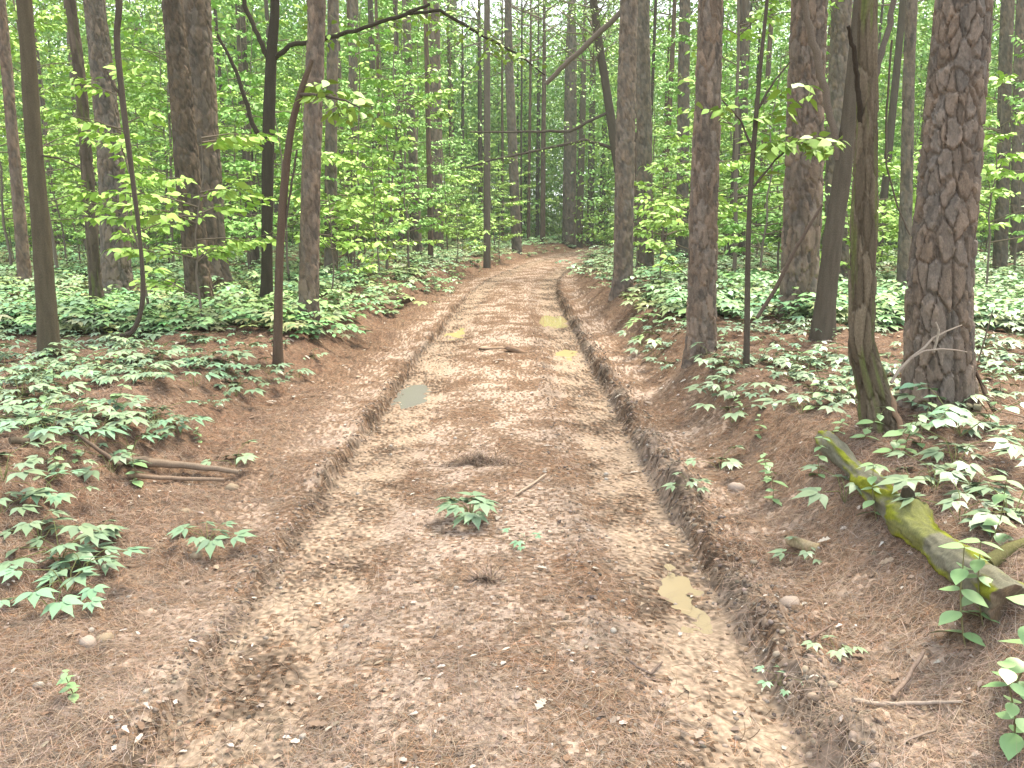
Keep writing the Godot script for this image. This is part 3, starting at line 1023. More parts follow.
func build_background() -> void:
	# trunk shapes shared by the distant trees
	var shapes := []
	for k in 6:
		var hh := rr(15, 19)
		var r := 0.5
		var lx := rr(-0.5, 0.5)
		var ctrl := [[Vector3(0, -0.3, 0), r], [Vector3(lx * 0.3, hh * 0.3, 0), r * 0.85], [Vector3(lx * 0.4 + rr(-0.2, 0.2), hh * 0.6, rr(-0.2, 0.2)), r * 0.68], [Vector3(lx, hh, 0), r * 0.25]]
		shapes.append([trunk_mesh(ctrl, 16, 0.12, 12.0, "pine" if k < 4 else "hardwood", 0.15, rr(0, 9), [Color(0.145, 0.108, 0.088), Color(0.125, 0.103, 0.088), Color(0.155, 0.112, 0.085), Color(0.115, 0.094, 0.078), Color(0.085, 0.074, 0.06), Color(0.105, 0.09, 0.075)][k]), hh, lx])
	var n := 0
	while n < 210:
		var d := 20.0 + 55.0 * pow(rng.randf(), 0.8)
		var x := rr(-0.78, 0.78) * d
		if n % 7 == 0:
			d = rr(40.0, 68.0)
			x = rr(-0.13, 0.16) * d
		if absf(x - track_x(d)) < 2.6 and d < 55.0: continue
		var k := rng.randi() % 6
		if n % 7 != 0 and x / d > -0.1 and x / d < 0.13 and d < 45.0: continue
		var dia := rr(0.13, 0.36) if k < 4 else rr(0.08, 0.2)
		var o := root_node("distant_tree", Vector3(x, height(x, -d) - 0.05, -d))
		var p := part("trunk", shapes[k][0], o)
		p.scale = Vector3(dia, 1, dia)
		crown(o, "pine" if k < 4 else "leaf", Vector3(shapes[k][2] * dia, shapes[k][1] - 5.5, 0), 1.0)
		o.rotation.y = rr(0, TAU)
		tag(o, "distant bare trunk in the depth of the wood beyond the named trunks".replace("named ", "nearer "), "tree", "distant trunks in the depth of the wood")
		n += 1
	n = 0
	while n < 290:
		var d := 15.0 + 32.0 * rng.randf()
		var x := rr(-0.8, 0.8) * d
		if absf(x - track_x(d)) < 2.8: continue
		if x / d > -0.12 and x / d < 0.15 and rng.randf() < 0.45: continue
		var k: int = rng.randi() % 7
		var size: String = ["low", "low", "middling", "middling", "tall", "tall", "shrubby"][k]
		sapling(Vector3(x, height(x, -d) - 0.02, -d), k, rr(0.75, 1.15), size + " leafy understory sapling growing in the wood behind the nearer trunks", size + " understory saplings")
		n += 1
	# the mass of leaves that closes the wood
	for k in 4:
		var b := MB.new()
		for i in 175:
			var p := Vector3(rr(-3.5, 3.5), 0.3 + 16.0 * rng.randf(), rr(-2.5, 2.5))
			var hue: Color = [Color(0.30, 0.48, 0.11), Color(0.26, 0.46, 0.13), Color(0.36, 0.51, 0.11)][rng.randi() % 3]
			for q in 16:
				var c := p + Vector3(rr(-0.8, 0.8), rr(-0.16, 0.16), rr(-0.8, 0.8))
				var f := Vector3(rr(-1, 1), rr(-0.9, 0.1), rr(-1, 1)).normalized()
				var l := rr(0.16, 0.3)
				b.leaf(c, f, (Vector3.UP + Vector3(rr(-1.1, 1.1), 0, rr(-1.1, 1.1))).normalized(), l, l * 0.6, l * 0.08, jit(hue, 0.22))
		var pls := []
		for i in 105:
			var d := rr(40, 94)
			var x := rr(-0.85, 0.85) * d
			if x / d > -0.12 and x / d < 0.15 and d < 54.0: continue
			var sc := rr(0.8, 1.2)
			pls.append(Transform3D(Basis(Vector3.UP, rr(0, TAU)).scaled(Vector3(sc, sc, sc)), Vector3(x, height(x, -d) - 0.05, -d)))
		for i in 6:
			var d := rr(60, 88)
			var x := rr(-0.13, 0.15) * d
			pls.append(Transform3D(Basis(Vector3.UP, rr(0, TAU)), Vector3(x, height(x, -d) - 0.05, -d)))
		scatter("distant_foliage", b.mesh(M.leaf), pls, "bright green mass of leaves closing the depth of the wood", "foliage")

func build_plants() -> void:
	for k in ["creeper_a", "creeper_b", "creeper_c", "creeper_d", "seedling_a", "seedling_b", "pinnate_a", "creeper_tight"]:
		plant_protos[k] = make_plant(k)
	var cr := ["creeper_a", "creeper_b", "creeper_c", "creeper_d"]
	# singled-out plants
	put_plant("creeper_tight", ground_at(470, 522), 0.95, "creeper_plant", "green leafy plant alone on the crown of the track")
	put_plant("creeper_b", ground_at(523, 545), 0.35, "creeper_plant", "tiny seedling beside the green plant on the track crown")
	put_plant("creeper_c", ground_at(208, 545), 0.75, "creeper_plant", "small bright creeper plant on needles beside a half-buried stone")
	put_plant("seedling_a", ground_at(75, 695), 0.5, "seedling_plant", "tiny bright seedling alone on the needle-strewn shoulder")
	put_plant("creeper_d", ground_at(236, 466), 0.7, "creeper_plant", "small plant at the tip of the fallen branch")
	put_plant("pinnate_a", ground_at(960, 440), 1.0, "pinnate_plant", "pale blue-green plant with paired leaflets beside the pole at the pine foot")
	for q in [[968, 648, 1.2], [1008, 690, 1.25], [985, 625, 1.0], [1015, 740, 0.9]]:
		put_plant("seedling_b", ground_at(q[0], q[1]), q[2], "seedling_plant", "broad-leaved plant on the slope below the mossy log", "broad-leaved plants below the mossy log")
	for q in [[878, 520, 0.9], [845, 500, 0.9], [820, 480, 0.8], [885, 455, 0.9], [860, 440, 0.8], [770, 480, 0.7], [775, 505, 0.8], [935, 490, 0.9], [990, 540, 1.0], [1010, 520, 1.0], [960, 520, 0.8], [920, 450, 0.9]]:
		put_plant(["seedling_a", "creeper_a", "seedling_b"][rng.randi() % 3], ground_at(q[0], q[1]), q[2], "bank_plant", "low green plant growing beside the mossy log", "low plants beside the mossy log")
	for q in [[60, 560, 1.0], [70, 590, 0.9], [55, 610, 0.7], [85, 575, 0.8], [40, 540, 0.9], [95, 540, 0.6]]:
		put_plant(cr[rng.randi() % 4], ground_at(q[0], q[1]), q[2], "creeper_plant", "creeper plant trailing down the bare slope below the fallen branch", "creepers trailing down the bare slope")
	for q in [[720, 470, 0.7], [640, 345, 0.9], [655, 360, 0.9], [690, 490, 0.5], [805, 560, 0.5], [835, 655, 0.35], [780, 685, 0.3]]:
		put_plant(cr[rng.randi() % 4], ground_at(q[0], q[1]), q[2], "creeper_plant", "small creeper plant by itself near the deep rut edge", "small creepers near the deep rut edge")
	for q in 60:
		var g := ground_at(rr(0, 330), rr(350, 520))
		if g.x - track_x(-g.z) > -1.95: continue
		var what := "five-leaflet creeper plant" if q % 4 > 0 else "oval-leaved seedling"
		put_plant(cr[rng.randi() % 4] if q % 4 > 0 else "seedling_a", g, rr(0.45, 0.95), "creeper_plant" if q % 4 > 0 else "seedling_plant", "low %s in the leafy carpet on the bank before the twin trunks" % what, "%ss on the bank before the twin trunks" % what)
	for q in 60:
		var g := ground_at(rr(640, 870), rr(325, 440))
		var s0 := g.x - track_x(-g.z)
		if s0 < 1.45: continue
		put_plant(cr[rng.randi() % 4] if q % 3 > 0 else "seedling_a", g, rr(0.45, 0.9), "creeper_plant" if q % 3 > 0 else "seedling_plant", "low plant in the open litter between scaly pine and crooked oak", "plants between scaly pine and crooked oak")
	var n := 0
	var tries := 0
	while n < 265 and tries < 20000:
		tries += 1
		var d := rr(2.4, 8.2)
		var x := rr(-0.72, 0.72) * d
		if rng.randf() > plant_chance(x, -d): continue
		var s := x - track_x(d)
		if s < 0.0 and rng.randf() < 0.12: continue
		var kind: String = cr[rng.randi() % 4] if rng.randf() < 0.78 else ["seedling_a", "seedling_b"][rng.randi() % 2]
		var at := Vector3(x, floor_at(x, -d), -d)
		var creeper := kind.begins_with("creeper")
		var what := "five-leaflet creeper plant" if creeper else "oval-leaved seedling"
		var where := "on the bank before the twin trunks" if s < 0.0 else "on the bank before the broad reddish pine"
		put_plant(kind, at, rr(0.45, 1.0) if s < 0.0 else rr(0.4, 0.9), "creeper_plant" if creeper else "seedling_plant", "low %s in the leafy carpet %s" % [what, where], "%ss %s" % [what, where])
		n += 1
	# the carpet beyond
	var lists := {}
	var tints := {}
	for k in plant_protos:
		lists[k] = []
		tints[k] = []
	n = 0
	tries = 0
	while n < 9000 and tries < 60000:
		tries += 1
		var d := 8.0 + 52.0 * pow(rng.randf(), 1.5)
		var x := rr(-0.8, 0.8) * d
		var s := x - track_x(d)
		if rng.randf() > plant_chance(x, -d) + (0.25 if absf(s) > 3.0 else 0.0): continue
		var ks: Array = plant_protos.keys()
		var sc := rr(0.8, 1.3) * (1.0 + 0.01 * d)
		var kk: String = ks[rng.randi() % ks.size()]
		tints[kk].append(Color(rr(0.95, 1.5), rr(1.0, 1.35), rr(0.75, 1.05)))
		lists[kk].append(Transform3D(Basis(Vector3.UP, rr(0, TAU)).scaled(Vector3(sc, sc * rr(0.7, 1.15), sc)), Vector3(x, height(x, -d), -d)))
		n += 1
	for k in lists:
		scatter("ground_cover", merged(plant_protos[k]), lists[k], "carpet of low green plants covering the forest floor among the trunks", "ground cover", tints[k])
	for k in plant_protos: plant_protos[k].free()

func stick(called: String, label: String, category: String, px: Array, lift: float, col: Color, group := "", mat_name := "bark", sides := 8) -> Node3D:
	var pts := []
	var rad := []
	var g0 := ground_at(px[0][0], px[0][1])
	for p in px:
		var g := ground_at(p[0], p[1])
		var r := radius_at(p[0], p[1], g.z, p[2])
		pts.append(Vector3(g.x, floor_at(g.x, g.z) + r * 0.6 + lift, g.z) - g0)
		rad.append(r)
	var sp := []
	var sr := []
	for i in pts.size() - 1:
		for k in 5:
			var f := k / 5.0
			sp.append(pts[i].lerp(pts[i + 1], f) + Vector3(rr(-1, 1), rr(-0.6, 0.6), rr(-1, 1)) * rad[i] * 0.3)
			sr.append(lerpf(rad[i], rad[i + 1], f) * rr(0.9, 1.1))
	sp.append(pts[pts.size() - 1]); sr.append(rad[rad.size() - 1])
	var b := MB.new()
	b.tube(sp, sr, sides, col)
	var o := single(called, b.mesh(M[mat_name]), g0)
	tag(o, label, category, group)
	return o

func air_stick(called: String, label: String, pts3: Array, col: Color, group := "") -> void:
	# pts3: [px, py, width, depth]
	var pts := []
	var rad := []
	var g0 := at_depth(pts3[0][0], pts3[0][1], pts3[0][3])
	for p in pts3:
		var q := at_depth(p[0], p[1], p[3])
		pts.append(q - g0)
		rad.append(radius_at(p[0], p[1], p[3], p[2]))
	var b := MB.new()
	b.tube(pts, rad, 7, col)
	var o := single(called, b.mesh(M.bark), g0)
	tag(o, label, "branch", group)

func mossy_log() -> void:
	var a := ground_at(822, 440)
	var m := ground_at(905, 528)
	var e := ground_at(1010, 612)
	var o := root_node("mossy_log", a)
	var b := MB.new()
	var rows := 90
	var sides := 40
	for i in rows + 1:
		var t := float(i) / rows
		var c := a.lerp(m, t / 0.52) if t < 0.52 else m.lerp(e, (t - 0.52) / 0.48)
		c.y = lerpf(height(a.x, a.z), height(e.x, e.z), t) * 0.5 + height(c.x, c.z) * 0.5
		var r := 0.046 + 0.018 * t + 0.012 * sin(t * 21.0) * sin(t * 7.0) + (0.02 * exp(-pow((t - 0.53) / 0.035, 2.0)))
		if t < 0.02: r *= 0.8
		var d := (e - a).normalized()
		var s := d.cross(Vector3.UP).normalized()
		var up := s.cross(d)
		c += up * r * 0.3
		for j in sides:
			var an := TAU * j / sides
			var q := Vector3(cos(an) * r * 2.0, t * 1.2, sin(an) * r * 2.0)
			var fz := n_ridge.get_noise_3dv(q)
			var ms := n_mid.get_noise_3d(cos(an) * 0.9, t * 5.0 + 3.0, sin(an) * 0.9) + 0.5 * n_fine.get_noise_3d(q.x * 0.7, q.y * 0.7, q.z * 0.7)
			var moss := clampf((ms - 0.05) * 4.0, 0.0, 1.0)
			if t > 0.52 and t < 0.68: moss = clampf(moss + 0.5, 0.0, 1.0)
			var col := Color(0.17, 0.165, 0.125) * (1.0 + 0.35 * fz)
			var mc := Color(0.20, 0.22, 0.03) * (1.0 + 0.5 * n_grain.get_noise_3d(q.x, q.y, q.z))
			var rad := r * (1.0 + 0.2 * fz + 0.06 * n_fine.get_noise_3d(q.x * 1.2, q.y * 2.0, q.z * 1.2)) + moss * (0.006 + 0.008 * absf(n_grain.get_noise_3d(q.x * 1.3, q.y * 1.3, q.z * 1.3)))
			var dir := s * cos(an) + up * sin(an)
			b.vert(c + dir * rad - a, dir, col.lerp(mc, moss))
	for i in rows:
		for j in sides:
			var p := i * sides + j
			var q := i * sides + (j + 1) % sides
			b.tri(p, q + sides, p + sides); b.tri(p, q, q + sides)
	for i in rows + 1:
		for j in sides:
			var p0 := b.v[i * sides + (j + sides - 1) % sides]
			var p1 := b.v[i * sides + (j + 1) % sides]
			var p2 := b.v[mini(i + 1, rows) * sides + j]
			var p3 := b.v[maxi(i - 1, 0) * sides + j]
			var nn := (p2 - p3).cross(p1 - p0).normalized()
			b.n[i * sides + j] = nn if nn.dot(b.n[i * sides + j]) > 0.0 else -nn
	# the rotten, splintered end
	var mid := Vector3.ZERO
	for j in sides: mid += b.v[rows * sides + j] / sides
	var axis := (e - a).normalized()
	var hub := b.vert(mid - axis * 0.03, axis, Color(0.16, 0.12, 0.085))
	var first := b.v.size()
	for j in sides: b.vert(b.v[rows * sides + j] + axis * rr(0.0, 0.03), axis, jit(Color(0.20, 0.155, 0.11), 0.3))
	for j in sides:
		var j2 := (j + 1) % sides
		b.tri(hub, first + j, first + j2)
		b.tri(rows * sides + j, first + j2, first + j)
		b.tri(rows * sides + j, rows * sides + j2, first + j2)
	part("log", b.mesh(M.bark), o)
	var w := MB.new()
	var c0 := m + Vector3(0, 0.10, 0) - a
	w.tube([c0, c0 + Vector3(-0.01, 0.05, 0.01), c0 + Vector3(-0.02, 0.075, 0.01)], [0.03, 0.026, 0.012], 9, Color(0.07, 0.06, 0.045))
	part("knob", w.mesh(M.bark), o)
	w = MB.new()
	var k0 := m.lerp(e, 0.72) - a + Vector3(0.03, 0.07, 0)
	w.tube([k0, k0 + Vector3(0.10, 0.03, -0.05), k0 + Vector3(0.17, 0.055, -0.06)], [0.028, 0.022, 0.016], 9, Color(0.16, 0.15, 0.07))
	part("branch_stub", w.mesh(M.bark), o)
	tag(o, "thick fallen log patched with yellow-green moss on the bank slope", "log")

func chunk(called: String, label: String, px: float, py: float, size: Vector3, turn: float, tilt: float, col: Color, category: String) -> void:
	var b := MB.new()
	# a split piece of wood: ragged ends, an angular section
	var sec := [Vector2(-0.5, -0.4), Vector2(0.1, -0.5), Vector2(0.5, -0.2), Vector2(0.42, 0.3), Vector2(0.0, 0.5), Vector2(-0.45, 0.25)]
	var k := 7
	for i in k + 1:
		var t := float(i) / k
		for j in sec.size():
			var q: Vector2 = sec[j]
			var end := (rr(-0.09, 0.09) if i == 0 or i == k else 0.0)
			var f := 1.0 - 0.35 * pow(absf(t - 0.45) * 2.0, 3.0)
			b.vert(Vector3((t - 0.5 + end) * size.x, q.y * size.y * f * rr(0.9, 1.1) + size.y * 0.35, q.x * size.z * f * rr(0.9, 1.1)), Vector3(0, q.y, q.x).normalized(), jit(col, 0.2))
	var ns := sec.size()
	for i in k:
		for j in ns:
			var p := i * ns + j
			var q := i * ns + (j + 1) % ns
			b.tri(p, q + ns, p + ns); b.tri(p, q, q + ns)
	for e in [0, k]:
		for j in range(1, ns - 1):
			if e == 0: b.tri(0, j + 1, j)
			else: b.tri(k * ns, k * ns + j, k * ns + j + 1)
	var g := ground_at(px, py)
	var o := single(called, b.mesh(M.bark), Vector3(g.x, floor_at(g.x, g.z) - size.y * 0.1, g.z))
	o.rotation = Vector3(0, turn, tilt)
	tag(o, label, category)

func stone_mesh() -> ArrayMesh:
	var b := MB.new()
	var sides := 12
	var rows := 7
	var sd := rr(0, 50)
	for i in rows + 1:
		var a := PI * i / rows
		for j in sides:
			var p := TAU * j / sides
			var d := Vector3(sin(a) * cos(p), cos(a), sin(a) * sin(p))
			var r := 1.0 + 0.35 * n_mid.get_noise_3d(d.x * 0.8 + sd, d.y * 0.8, d.z * 0.8)
			b.vert(Vector3(d.x * r, d.y * r * 0.6, d.z * r * 0.75), d, Color(1, 1, 1))
	for i in rows:
		for j in sides:
			var p := i * sides + j
			var q := i * sides + (j + 1) % sides
			b.tri(p, p + sides, q + sides); b.tri(p, q + sides, q)
	return b.mesh(M.stone)

func build_floor_things() -> void:
	mossy_log()
	# poles, sticks and branches that can be pointed at
	stick("fallen_pole", "mossy grey pole lying across the foot of the thickest pine", "pole", [[896, 402, 11], [925, 408, 11], [955, 414, 10], [980, 417, 9]], 0.03, Color(0.20, 0.19, 0.13))
	var z8 := ground_at(943, 405).z
	air_stick("dead_branch", "pale dead twig arching up against the thickest pine", [[891, 383, 3.5, z8 + 0.55], [899, 370, 3.4, z8 + 0.52], [912, 357, 3, z8 + 0.48], [925, 347, 2.8, z8 + 0.44], [933, 338, 2.4, z8 + 0.42], [947, 331, 2, z8 + 0.4], [962, 325, 1.2, z8 + 0.36]], Color(0.34, 0.29, 0.24))
	air_stick("dead_branch", "long pale dead twig bowing level before the thickest pine", [[900, 372, 2.6, z8 + 0.5], [911, 358, 2.6, z8 + 0.49], [924, 351, 2.4, z8 + 0.48], [941, 349, 2.2, z8 + 0.46], [955, 350, 2, z8 + 0.43], [967, 352, 1.5, z8 + 0.4]], Color(0.32, 0.27, 0.23))
	air_stick("dead_branch", "dark dead limb propped against the side of the thickest pine", [[994, 410, 6, z8 + 0.35], [985, 392, 6, z8 + 0.2], [975, 370, 5, z8 + 0.1], [969, 350, 4, z8 + 0.05], [966, 335, 3, z8]], Color(0.12, 0.09, 0.07))
	air_stick("dead_branch", "short whitish twig hanging before the thickest pine", [[934, 352, 2.5, z8 + 0.42], [937, 340, 2.8, z8 + 0.43], [939, 330, 2.2, z8 + 0.44], [936, 322, 1.5, z8 + 0.44]], Color(0.42, 0.37, 0.32))
	air_stick("dead_branch", "thin upright dead twig beyond the thickest pine", [[978, 362, 2, z8 - 0.6], [985, 338, 2, z8 - 0.6], [993, 310, 1.5, z8 - 0.6]], Color(0.16, 0.13, 0.10))
	for i in 26:
		var p := Vector3(rr(-0.15, 0.6), 0, rr(-0.1, 0.5)) + ground_at(960, 412)
		var b := MB.new()
		var a := rr(0, TAU)
		var l := rr(0.15, 0.4)
		var d := Vector3(cos(a), rr(0.0, 0.55), sin(a)).normalized()
		b.tube([Vector3.ZERO, d * l * 0.5 + Vector3(rr(-0.02, 0.02), rr(-0.02, 0.02), 0), d * l], [0.004, 0.003, 0.0015], 5, jit(Color(0.22, 0.15, 0.11), 0.3))
		var o := single("dry_twig", b.mesh(M.twig), Vector3(p.x, height(p.x, p.z) + rr(0.0, 0.08), p.z))
		tag(o, "dry brown twig in the brush heap at the thickest pine's foot", "twig", "brush heap at the pine foot")
	air_stick("dead_branch", "dead dark branch slanting in front of the broad reddish pine", [[757, 318, 4, ground_at(800, 325).z + 0.6], [775, 290, 4.5, ground_at(800, 325).z + 0.5], [795, 250, 4, ground_at(800, 325).z + 0.5], [822, 205, 3, ground_at(800, 325).z + 0.4]], Color(0.13, 0.10, 0.08))
	stick("fallen_branch", "thick grey end of the broken branch fallen on the leafy bank", "branch", [[118, 468, 13], [150, 470, 11], [185, 473, 8], [240, 480, 5]], 0.03, Color(0.26, 0.20, 0.155))
	stick("fallen_branch", "straight thin stick under the fallen grey branch", "branch", [[128, 479, 6], [180, 483, 5], [225, 484, 4]], 0.01, Color(0.28, 0.21, 0.16))
	stick("fallen_branch", "slim dark branch slanting up into the creeper leaves", "branch", [[122, 473, 6], [105, 462, 5], [85, 448, 4], [60, 430, 3]], 0.04, Color(0.19, 0.145, 0.11))
	stick("fallen_branch", "dark stub of wood sunk in the creeper carpet", "branch", [[12, 447, 9], [30, 449, 9]], 0.03, Color(0.14, 0.11, 0.085))
	stick("forest_stick", "pale forked stick lying at the rut beside the torn roots", "stick", [[852, 712, 5], [880, 708, 5], [920, 707, 5], [962, 706, 3]], 0.012, Color(0.40, 0.33, 0.28))
	stick("forest_stick", "brown stick crossing below the pale forked stick", "stick", [[874, 746, 5], [900, 742, 4], [935, 736, 3]], 0.012, Color(0.28, 0.22, 0.18))
	stick("forest_stick", "short stick leaning over the pale forked stick", "stick", [[892, 706, 5], [905, 690, 5], [922, 664, 4]], 0.03, Color(0.28, 0.21, 0.17))
	stick("forest_stick", "thin twig angled off the deep rut's muddy edge", "stick", [[808, 646, 3], [820, 637, 3], [833, 628, 2]], 0.01, Color(0.22, 0.16, 0.13))
	stick("forest_stick", "kinked dark twig at the inner edge of the deep rut", "stick", [[626, 662, 3], [638, 671, 3], [650, 678, 3], [662, 665, 2]], 0.01, Color(0.20, 0.155, 0.13))
	stick("forest_stick", "pale thin twig beside the heap of raked needles", "stick", [[516, 497, 2.5], [530, 488, 2.5], [546, 477, 2]], 0.012, Color(0.45, 0.36, 0.28))
	for q in [[700, 320, 780, 290], [880, 300, 930, 296], [940, 312, 1022, 322], [985, 300, 1022, 305], [720, 298, 770, 300]]:
		stick("fallen_log", "thin weathered trunk lying in the open litter among the far pines", "log", [[q[0], q[1], 5], [(q[0] + q[2]) / 2.0, (q[1] + q[3]) / 2.0, 5], [q[2], q[3], 4]], 0.02, Color(0.33, 0.27, 0.22), "weathered trunks lying among the far pines")
	chunk("wood_chunk", "weathered split wood chunk lying below the mossy log", 808, 548, Vector3(0.2, 0.055, 0.06), -0.55, -0.12, Color(0.36, 0.29, 0.19), "wood")
	chunk("wood_chunk", "dark split wood chunk tilted on the track crown", 516, 352, Vector3(0.28, 0.07, 0.12), -0.35, -0.25, Color(0.25, 0.17, 0.12), "wood")
	chunk("wood_chunk", "pale flat wood chip beside the dark chunk on the track", 493, 349, Vector3(0.3, 0.035, 0.08), 0.1, 0.0, Color(0.42, 0.31, 0.22), "wood")
	chunk("wood_chunk", "little pale wood chip at the end of the flat chip", 484, 349, Vector3(0.12, 0.05, 0.08), 0.6, 0.1, Color(0.45, 0.35, 0.26), "wood")
	chunk("rotten_log", "rotten dark log end in the bank above the grey puddle", 395, 302, Vector3(0.7, 0.16, 0.2), 0.25, 0.05, Color(0.17, 0.12, 0.09), "log")
	# stones
	var sm := []
	for i in 4: sm.append(stone_mesh())
	var big := [[88, 645, 0.035, "round tan stone beside the paler stone on the shoulder"], [104, 641, 0.034, "paler flat stone beside the round tan stone"], [197, 557, 0.03, "half-buried tan stone beside the small bright creeper"], [232, 488, 0.04, "tan stone at the tip of the fallen branch"], [737, 488, 0.05, "square tan stone high on the slope by the deep rut"], [185, 512, 0.03, "tan stone in the litter under the fallen branch"], [790, 605, 0.05, "pale pinkish stone on the ledge beside the deep rut"]]
	for q in big:
		var g := ground_at(q[0], q[1])
		var o := single("stone", sm[rng.randi() % 4], Vector3(g.x, floor_at(g.x, g.z), g.z))
		o.scale = Vector3.ONE * q[2]
		o.rotation.y = rr(0, TAU)
		var m: StandardMaterial3D = M.stone.duplicate()
		m.albedo_color = lin(0.5, 0.38, 0.26) if rng.randf() < 0.7 else lin(0.6, 0.47, 0.38)
		o.material_override = m
		tag(o, q[3], "stone")
	var pm: StandardMaterial3D = M.stone.duplicate()
	pm.albedo_color = lin(0.62, 0.55, 0.47)
	for i in 45:
		var d := rr(2.0, 7.0)
		var x := rr(-1.6, 1.3) + track_x(d)
		var o := single("pebble", sm[rng.randi() % 4], Vector3(x, floor_at(x, -d) + 0.002, -d))
		o.scale = Vector3.ONE * rr(0.008, 0.017)
		o.rotation.y = rr(0, TAU)
		o.material_override = pm
		tag(o, "small pale pebble on the dirt of the track", "pebble", "pebbles on the track")
	# dead leaves
	var dl := []
	for i in 4:
		var b := MB.new()
		var col: Color = [Color(0.28, 0.215, 0.165), Color(0.36, 0.31, 0.26), Color(0.20, 0.14, 0.10), Color(0.32, 0.24, 0.17)][i]
		b.shaped_leaf(Vector3(0, 0.004, 0.04), Vector3(0, 0.08, -1).normalized(), Vector3.UP, 0.085, 0.045, rr(0.003, 0.014), rr(-0.014, 0.02), col, [0.0, 0.35, 0.95, 0.45, 1.0, 0.5, 0.7, 0.2, 0.0])
		dl.append(b.mesh(M.dead))
	for i in 80:
		var d := 1.9 + 4.2 * pow(rng.randf(), 1.2)
		var x := rr(-0.68, 0.68) * d
		var o := single("dead_leaf", dl[rng.randi() % 4], Vector3.ZERO)
		o.transform = lay(x, -d, 0.004, rr(0, TAU), rr(0.3, 0.8))
		tag(o, "curled grey-brown dead leaf lying on the needles and dirt", "dead leaf", "dead leaves lying by the track")
	for k in 4:
		var pls := []
		for i in 500:
			var d := 6.0 + 24.0 * pow(rng.randf(), 1.4)
			var x := rr(-0.75, 0.75) * d
			if absf(x - track_x(d)) < 1.3 and rng.randf() < 0.7: continue
			pls.append(lay(x, -d, 0.006, rr(0, TAU), rr(0.5, 1.0)))
		scatter("leaf_litter", dl[k], pls, "scattered dead leaves on the litter further along the track", "leaf litter")
	# pine needles, thickest on the shoulders and banks
	var nb := MB.new()
	var made := 0
	while made < 150000:
		var d := 1.5 + 5.5 * pow(rng.randf(), 1.5)
		var x := rr(-0.8, 0.8) * d
		var s := x - track_x(d)
		var keep := 0.35 + n_mid.get_noise_2d(x * 2.0, d * 2.0) * 0.5
		if absf(s) > 1.15: keep = 0.8 + n_mid.get_noise_2d(x * 2.0, d * 2.0) * 0.6
		elif s > 0.5 and s < 0.9: keep = 0.06
		elif s < -0.6 and s > -0.95: keep = 0.07
		if rng.randf() > keep: continue
		var tr := lay(x, -d, 0.0, rr(0, TAU), 1.0)
		var tone: Color = [Color(0.28, 0.185, 0.13), Color(0.20, 0.14, 0.105), Color(0.34, 0.25, 0.19), Color(0.24, 0.19, 0.155), Color(0.12, 0.09, 0.07)][rng.randi() % 5]
		for q in 6:
			var p := tr * Vector3(rr(-0.07, 0.07), rr(0.0, 0.010), rr(-0.07, 0.07))
			var f := (tr.basis * Vector3(rr(-1, 1), rr(-0.08, 0.12), rr(-1, 1))).normalized()
			var l := rr(0.05, 0.14)
			var sd := f.cross(tr.basis.y).normalized() * 0.00075
			var col := jit(tone, 0.28)
			var up := tr.basis.y
			var i0 := nb.vert(p - sd, up, col)
			var i1 := nb.vert(p + sd, up, col)
			var i2 := nb.vert(p + f * l, up, col)
			nb.tri(i0, i2, i1)
			made += 1
	var no := single("pine_needles", nb.mesh(M.needle), Vector3.ZERO)
	tag(no, "rusty fallen pine needles strewn over track shoulders and banks", "pine needles", "", "stuff")
	# crumbs of soil along the ruts, chips of bark and leaf everywhere
	for k in 3:
		var pls := []
		var cols := []
		var sb := stone_mesh()
		sb.surface_set_material(0, M.needle)
		for i in 1500:
			var d := 1.6 + 9.0 * pow(rng.randf(), 1.5)
			var q := rng.randf()
			var s := rr(-1.2, 1.3)
			if q < 0.4: s = 0.98 + rr(-0.1, 0.14)
			elif q < 0.6: s = -1.0 + rr(-0.09, 0.07)
			elif q < 0.75: s = 0.42 + rr(-0.12, 0.12)
			var x := s + track_x(d) - wobble(s, -d)
			var sc := rr(0.003, 0.011) * (1.6 if q < 0.3 and rng.randf() < 0.25 else 1.0)
			pls.append(lay(x, -d, 0.0, rr(0, TAU), sc))
			var tc: Color = [Color(0.10, 0.08, 0.065), Color(0.16, 0.125, 0.10), Color(0.26, 0.20, 0.155)][rng.randi() % 3]
			cols.append(jit(tc, 0.25))
		scatter("soil_crumbs", sb, pls, "dark crumbs of soil lying along the wheel ruts", "soil", cols)
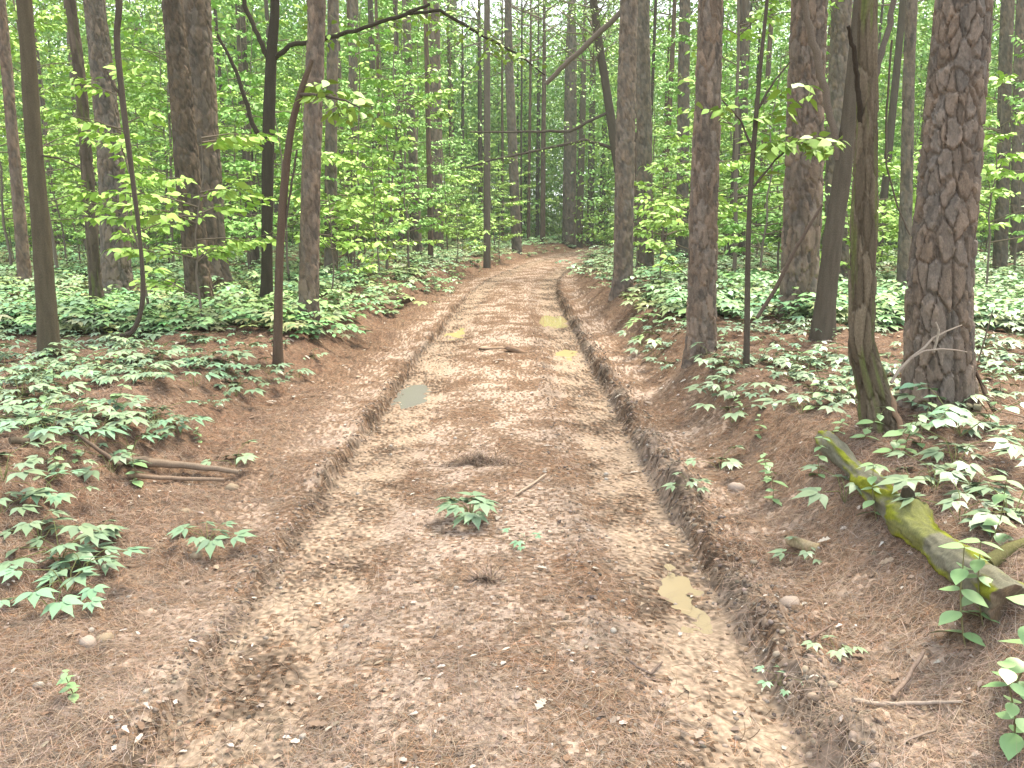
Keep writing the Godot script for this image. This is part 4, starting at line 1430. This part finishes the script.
	for k in 3:
		var b := MB.new()
		b.shaped_leaf(Vector3(0, 0.0, 0.5), Vector3(0, 0, -1), Vector3.UP, 1.0, rr(0.3, 0.65), rr(0.0, 0.12), rr(-0.2, 0.2), Color(1, 1, 1), [0.0, 0.8, 0.7, 1.0, 0.6, 0.0] if k != 1 else [0.0, 0.9, 0.5, 0.35, 0.0])
		var pls := []
		var cols := []
		for i in 2000:
			var d := 1.6 + 11.0 * pow(rng.randf(), 1.4)
			var x := rr(-0.72, 0.72) * d
			var s := absf(x - track_x(d))
			if s > 0.5 and s < 0.9 and rng.randf() < 0.5: continue
			pls.append(lay(x, -d, rr(0.002, 0.012), rr(0, TAU), rr(0.008, 0.035)))
			var tc: Color = [Color(0.11, 0.085, 0.065), Color(0.17, 0.12, 0.09), Color(0.26, 0.20, 0.155), Color(0.40, 0.35, 0.30), Color(0.20, 0.13, 0.09)][rng.randi() % 5]
			cols.append(jit(tc, 0.2))
		scatter("bark_chips", b.mesh(M.dead), pls, "small chips of bark and leaf strewn over track and banks", "litter", cols)
	# needle heaps raked up by wheels
	var heap_at := [[480, 462, 0.2, "heaped brown needles raked up on the track crown"], [486, 580, 0.06, "little tuft of raked needles near the tiny seedling"]]
	for q in heap_at:
		var b := MB.new()
		for i in int(5200.0 * q[2]):
			var a := rr(0, TAU)
			var edge: float = q[2] * (0.75 + 0.3 * sin(a * 2.0 + 1.0) + 0.2 * sin(a * 5.0))
			var rad: float = edge * sqrt(rng.randf())
			var hh: float = q[2] * 0.6 * (1.0 - rad / edge) * (0.7 + 0.5 * sin(a * 3.0)) * rr(0.0, 1.0)
			var f := Vector3(rr(-1, 1), rr(-0.5, 0.5), rr(-0.7, 0.7)).normalized()
			var hc: Color = [Color(0.13, 0.095, 0.075), Color(0.24, 0.165, 0.12), Color(0.36, 0.26, 0.19)][rng.randi() % 3]
			b.leaf(Vector3(cos(a) * rad * 1.1, hh, sin(a) * rad * 0.8) - f * 0.04, f, Vector3.UP, rr(0.06, 0.15), rr(0.002, 0.006), 0.0, jit(hc, 0.3))
		var g := ground_at(q[0], q[1])
		var o := single("needle_heap", b.mesh(M.needle), Vector3(g.x, floor_at(g.x, g.z), g.z))
		tag(o, q[3], "needle heap")
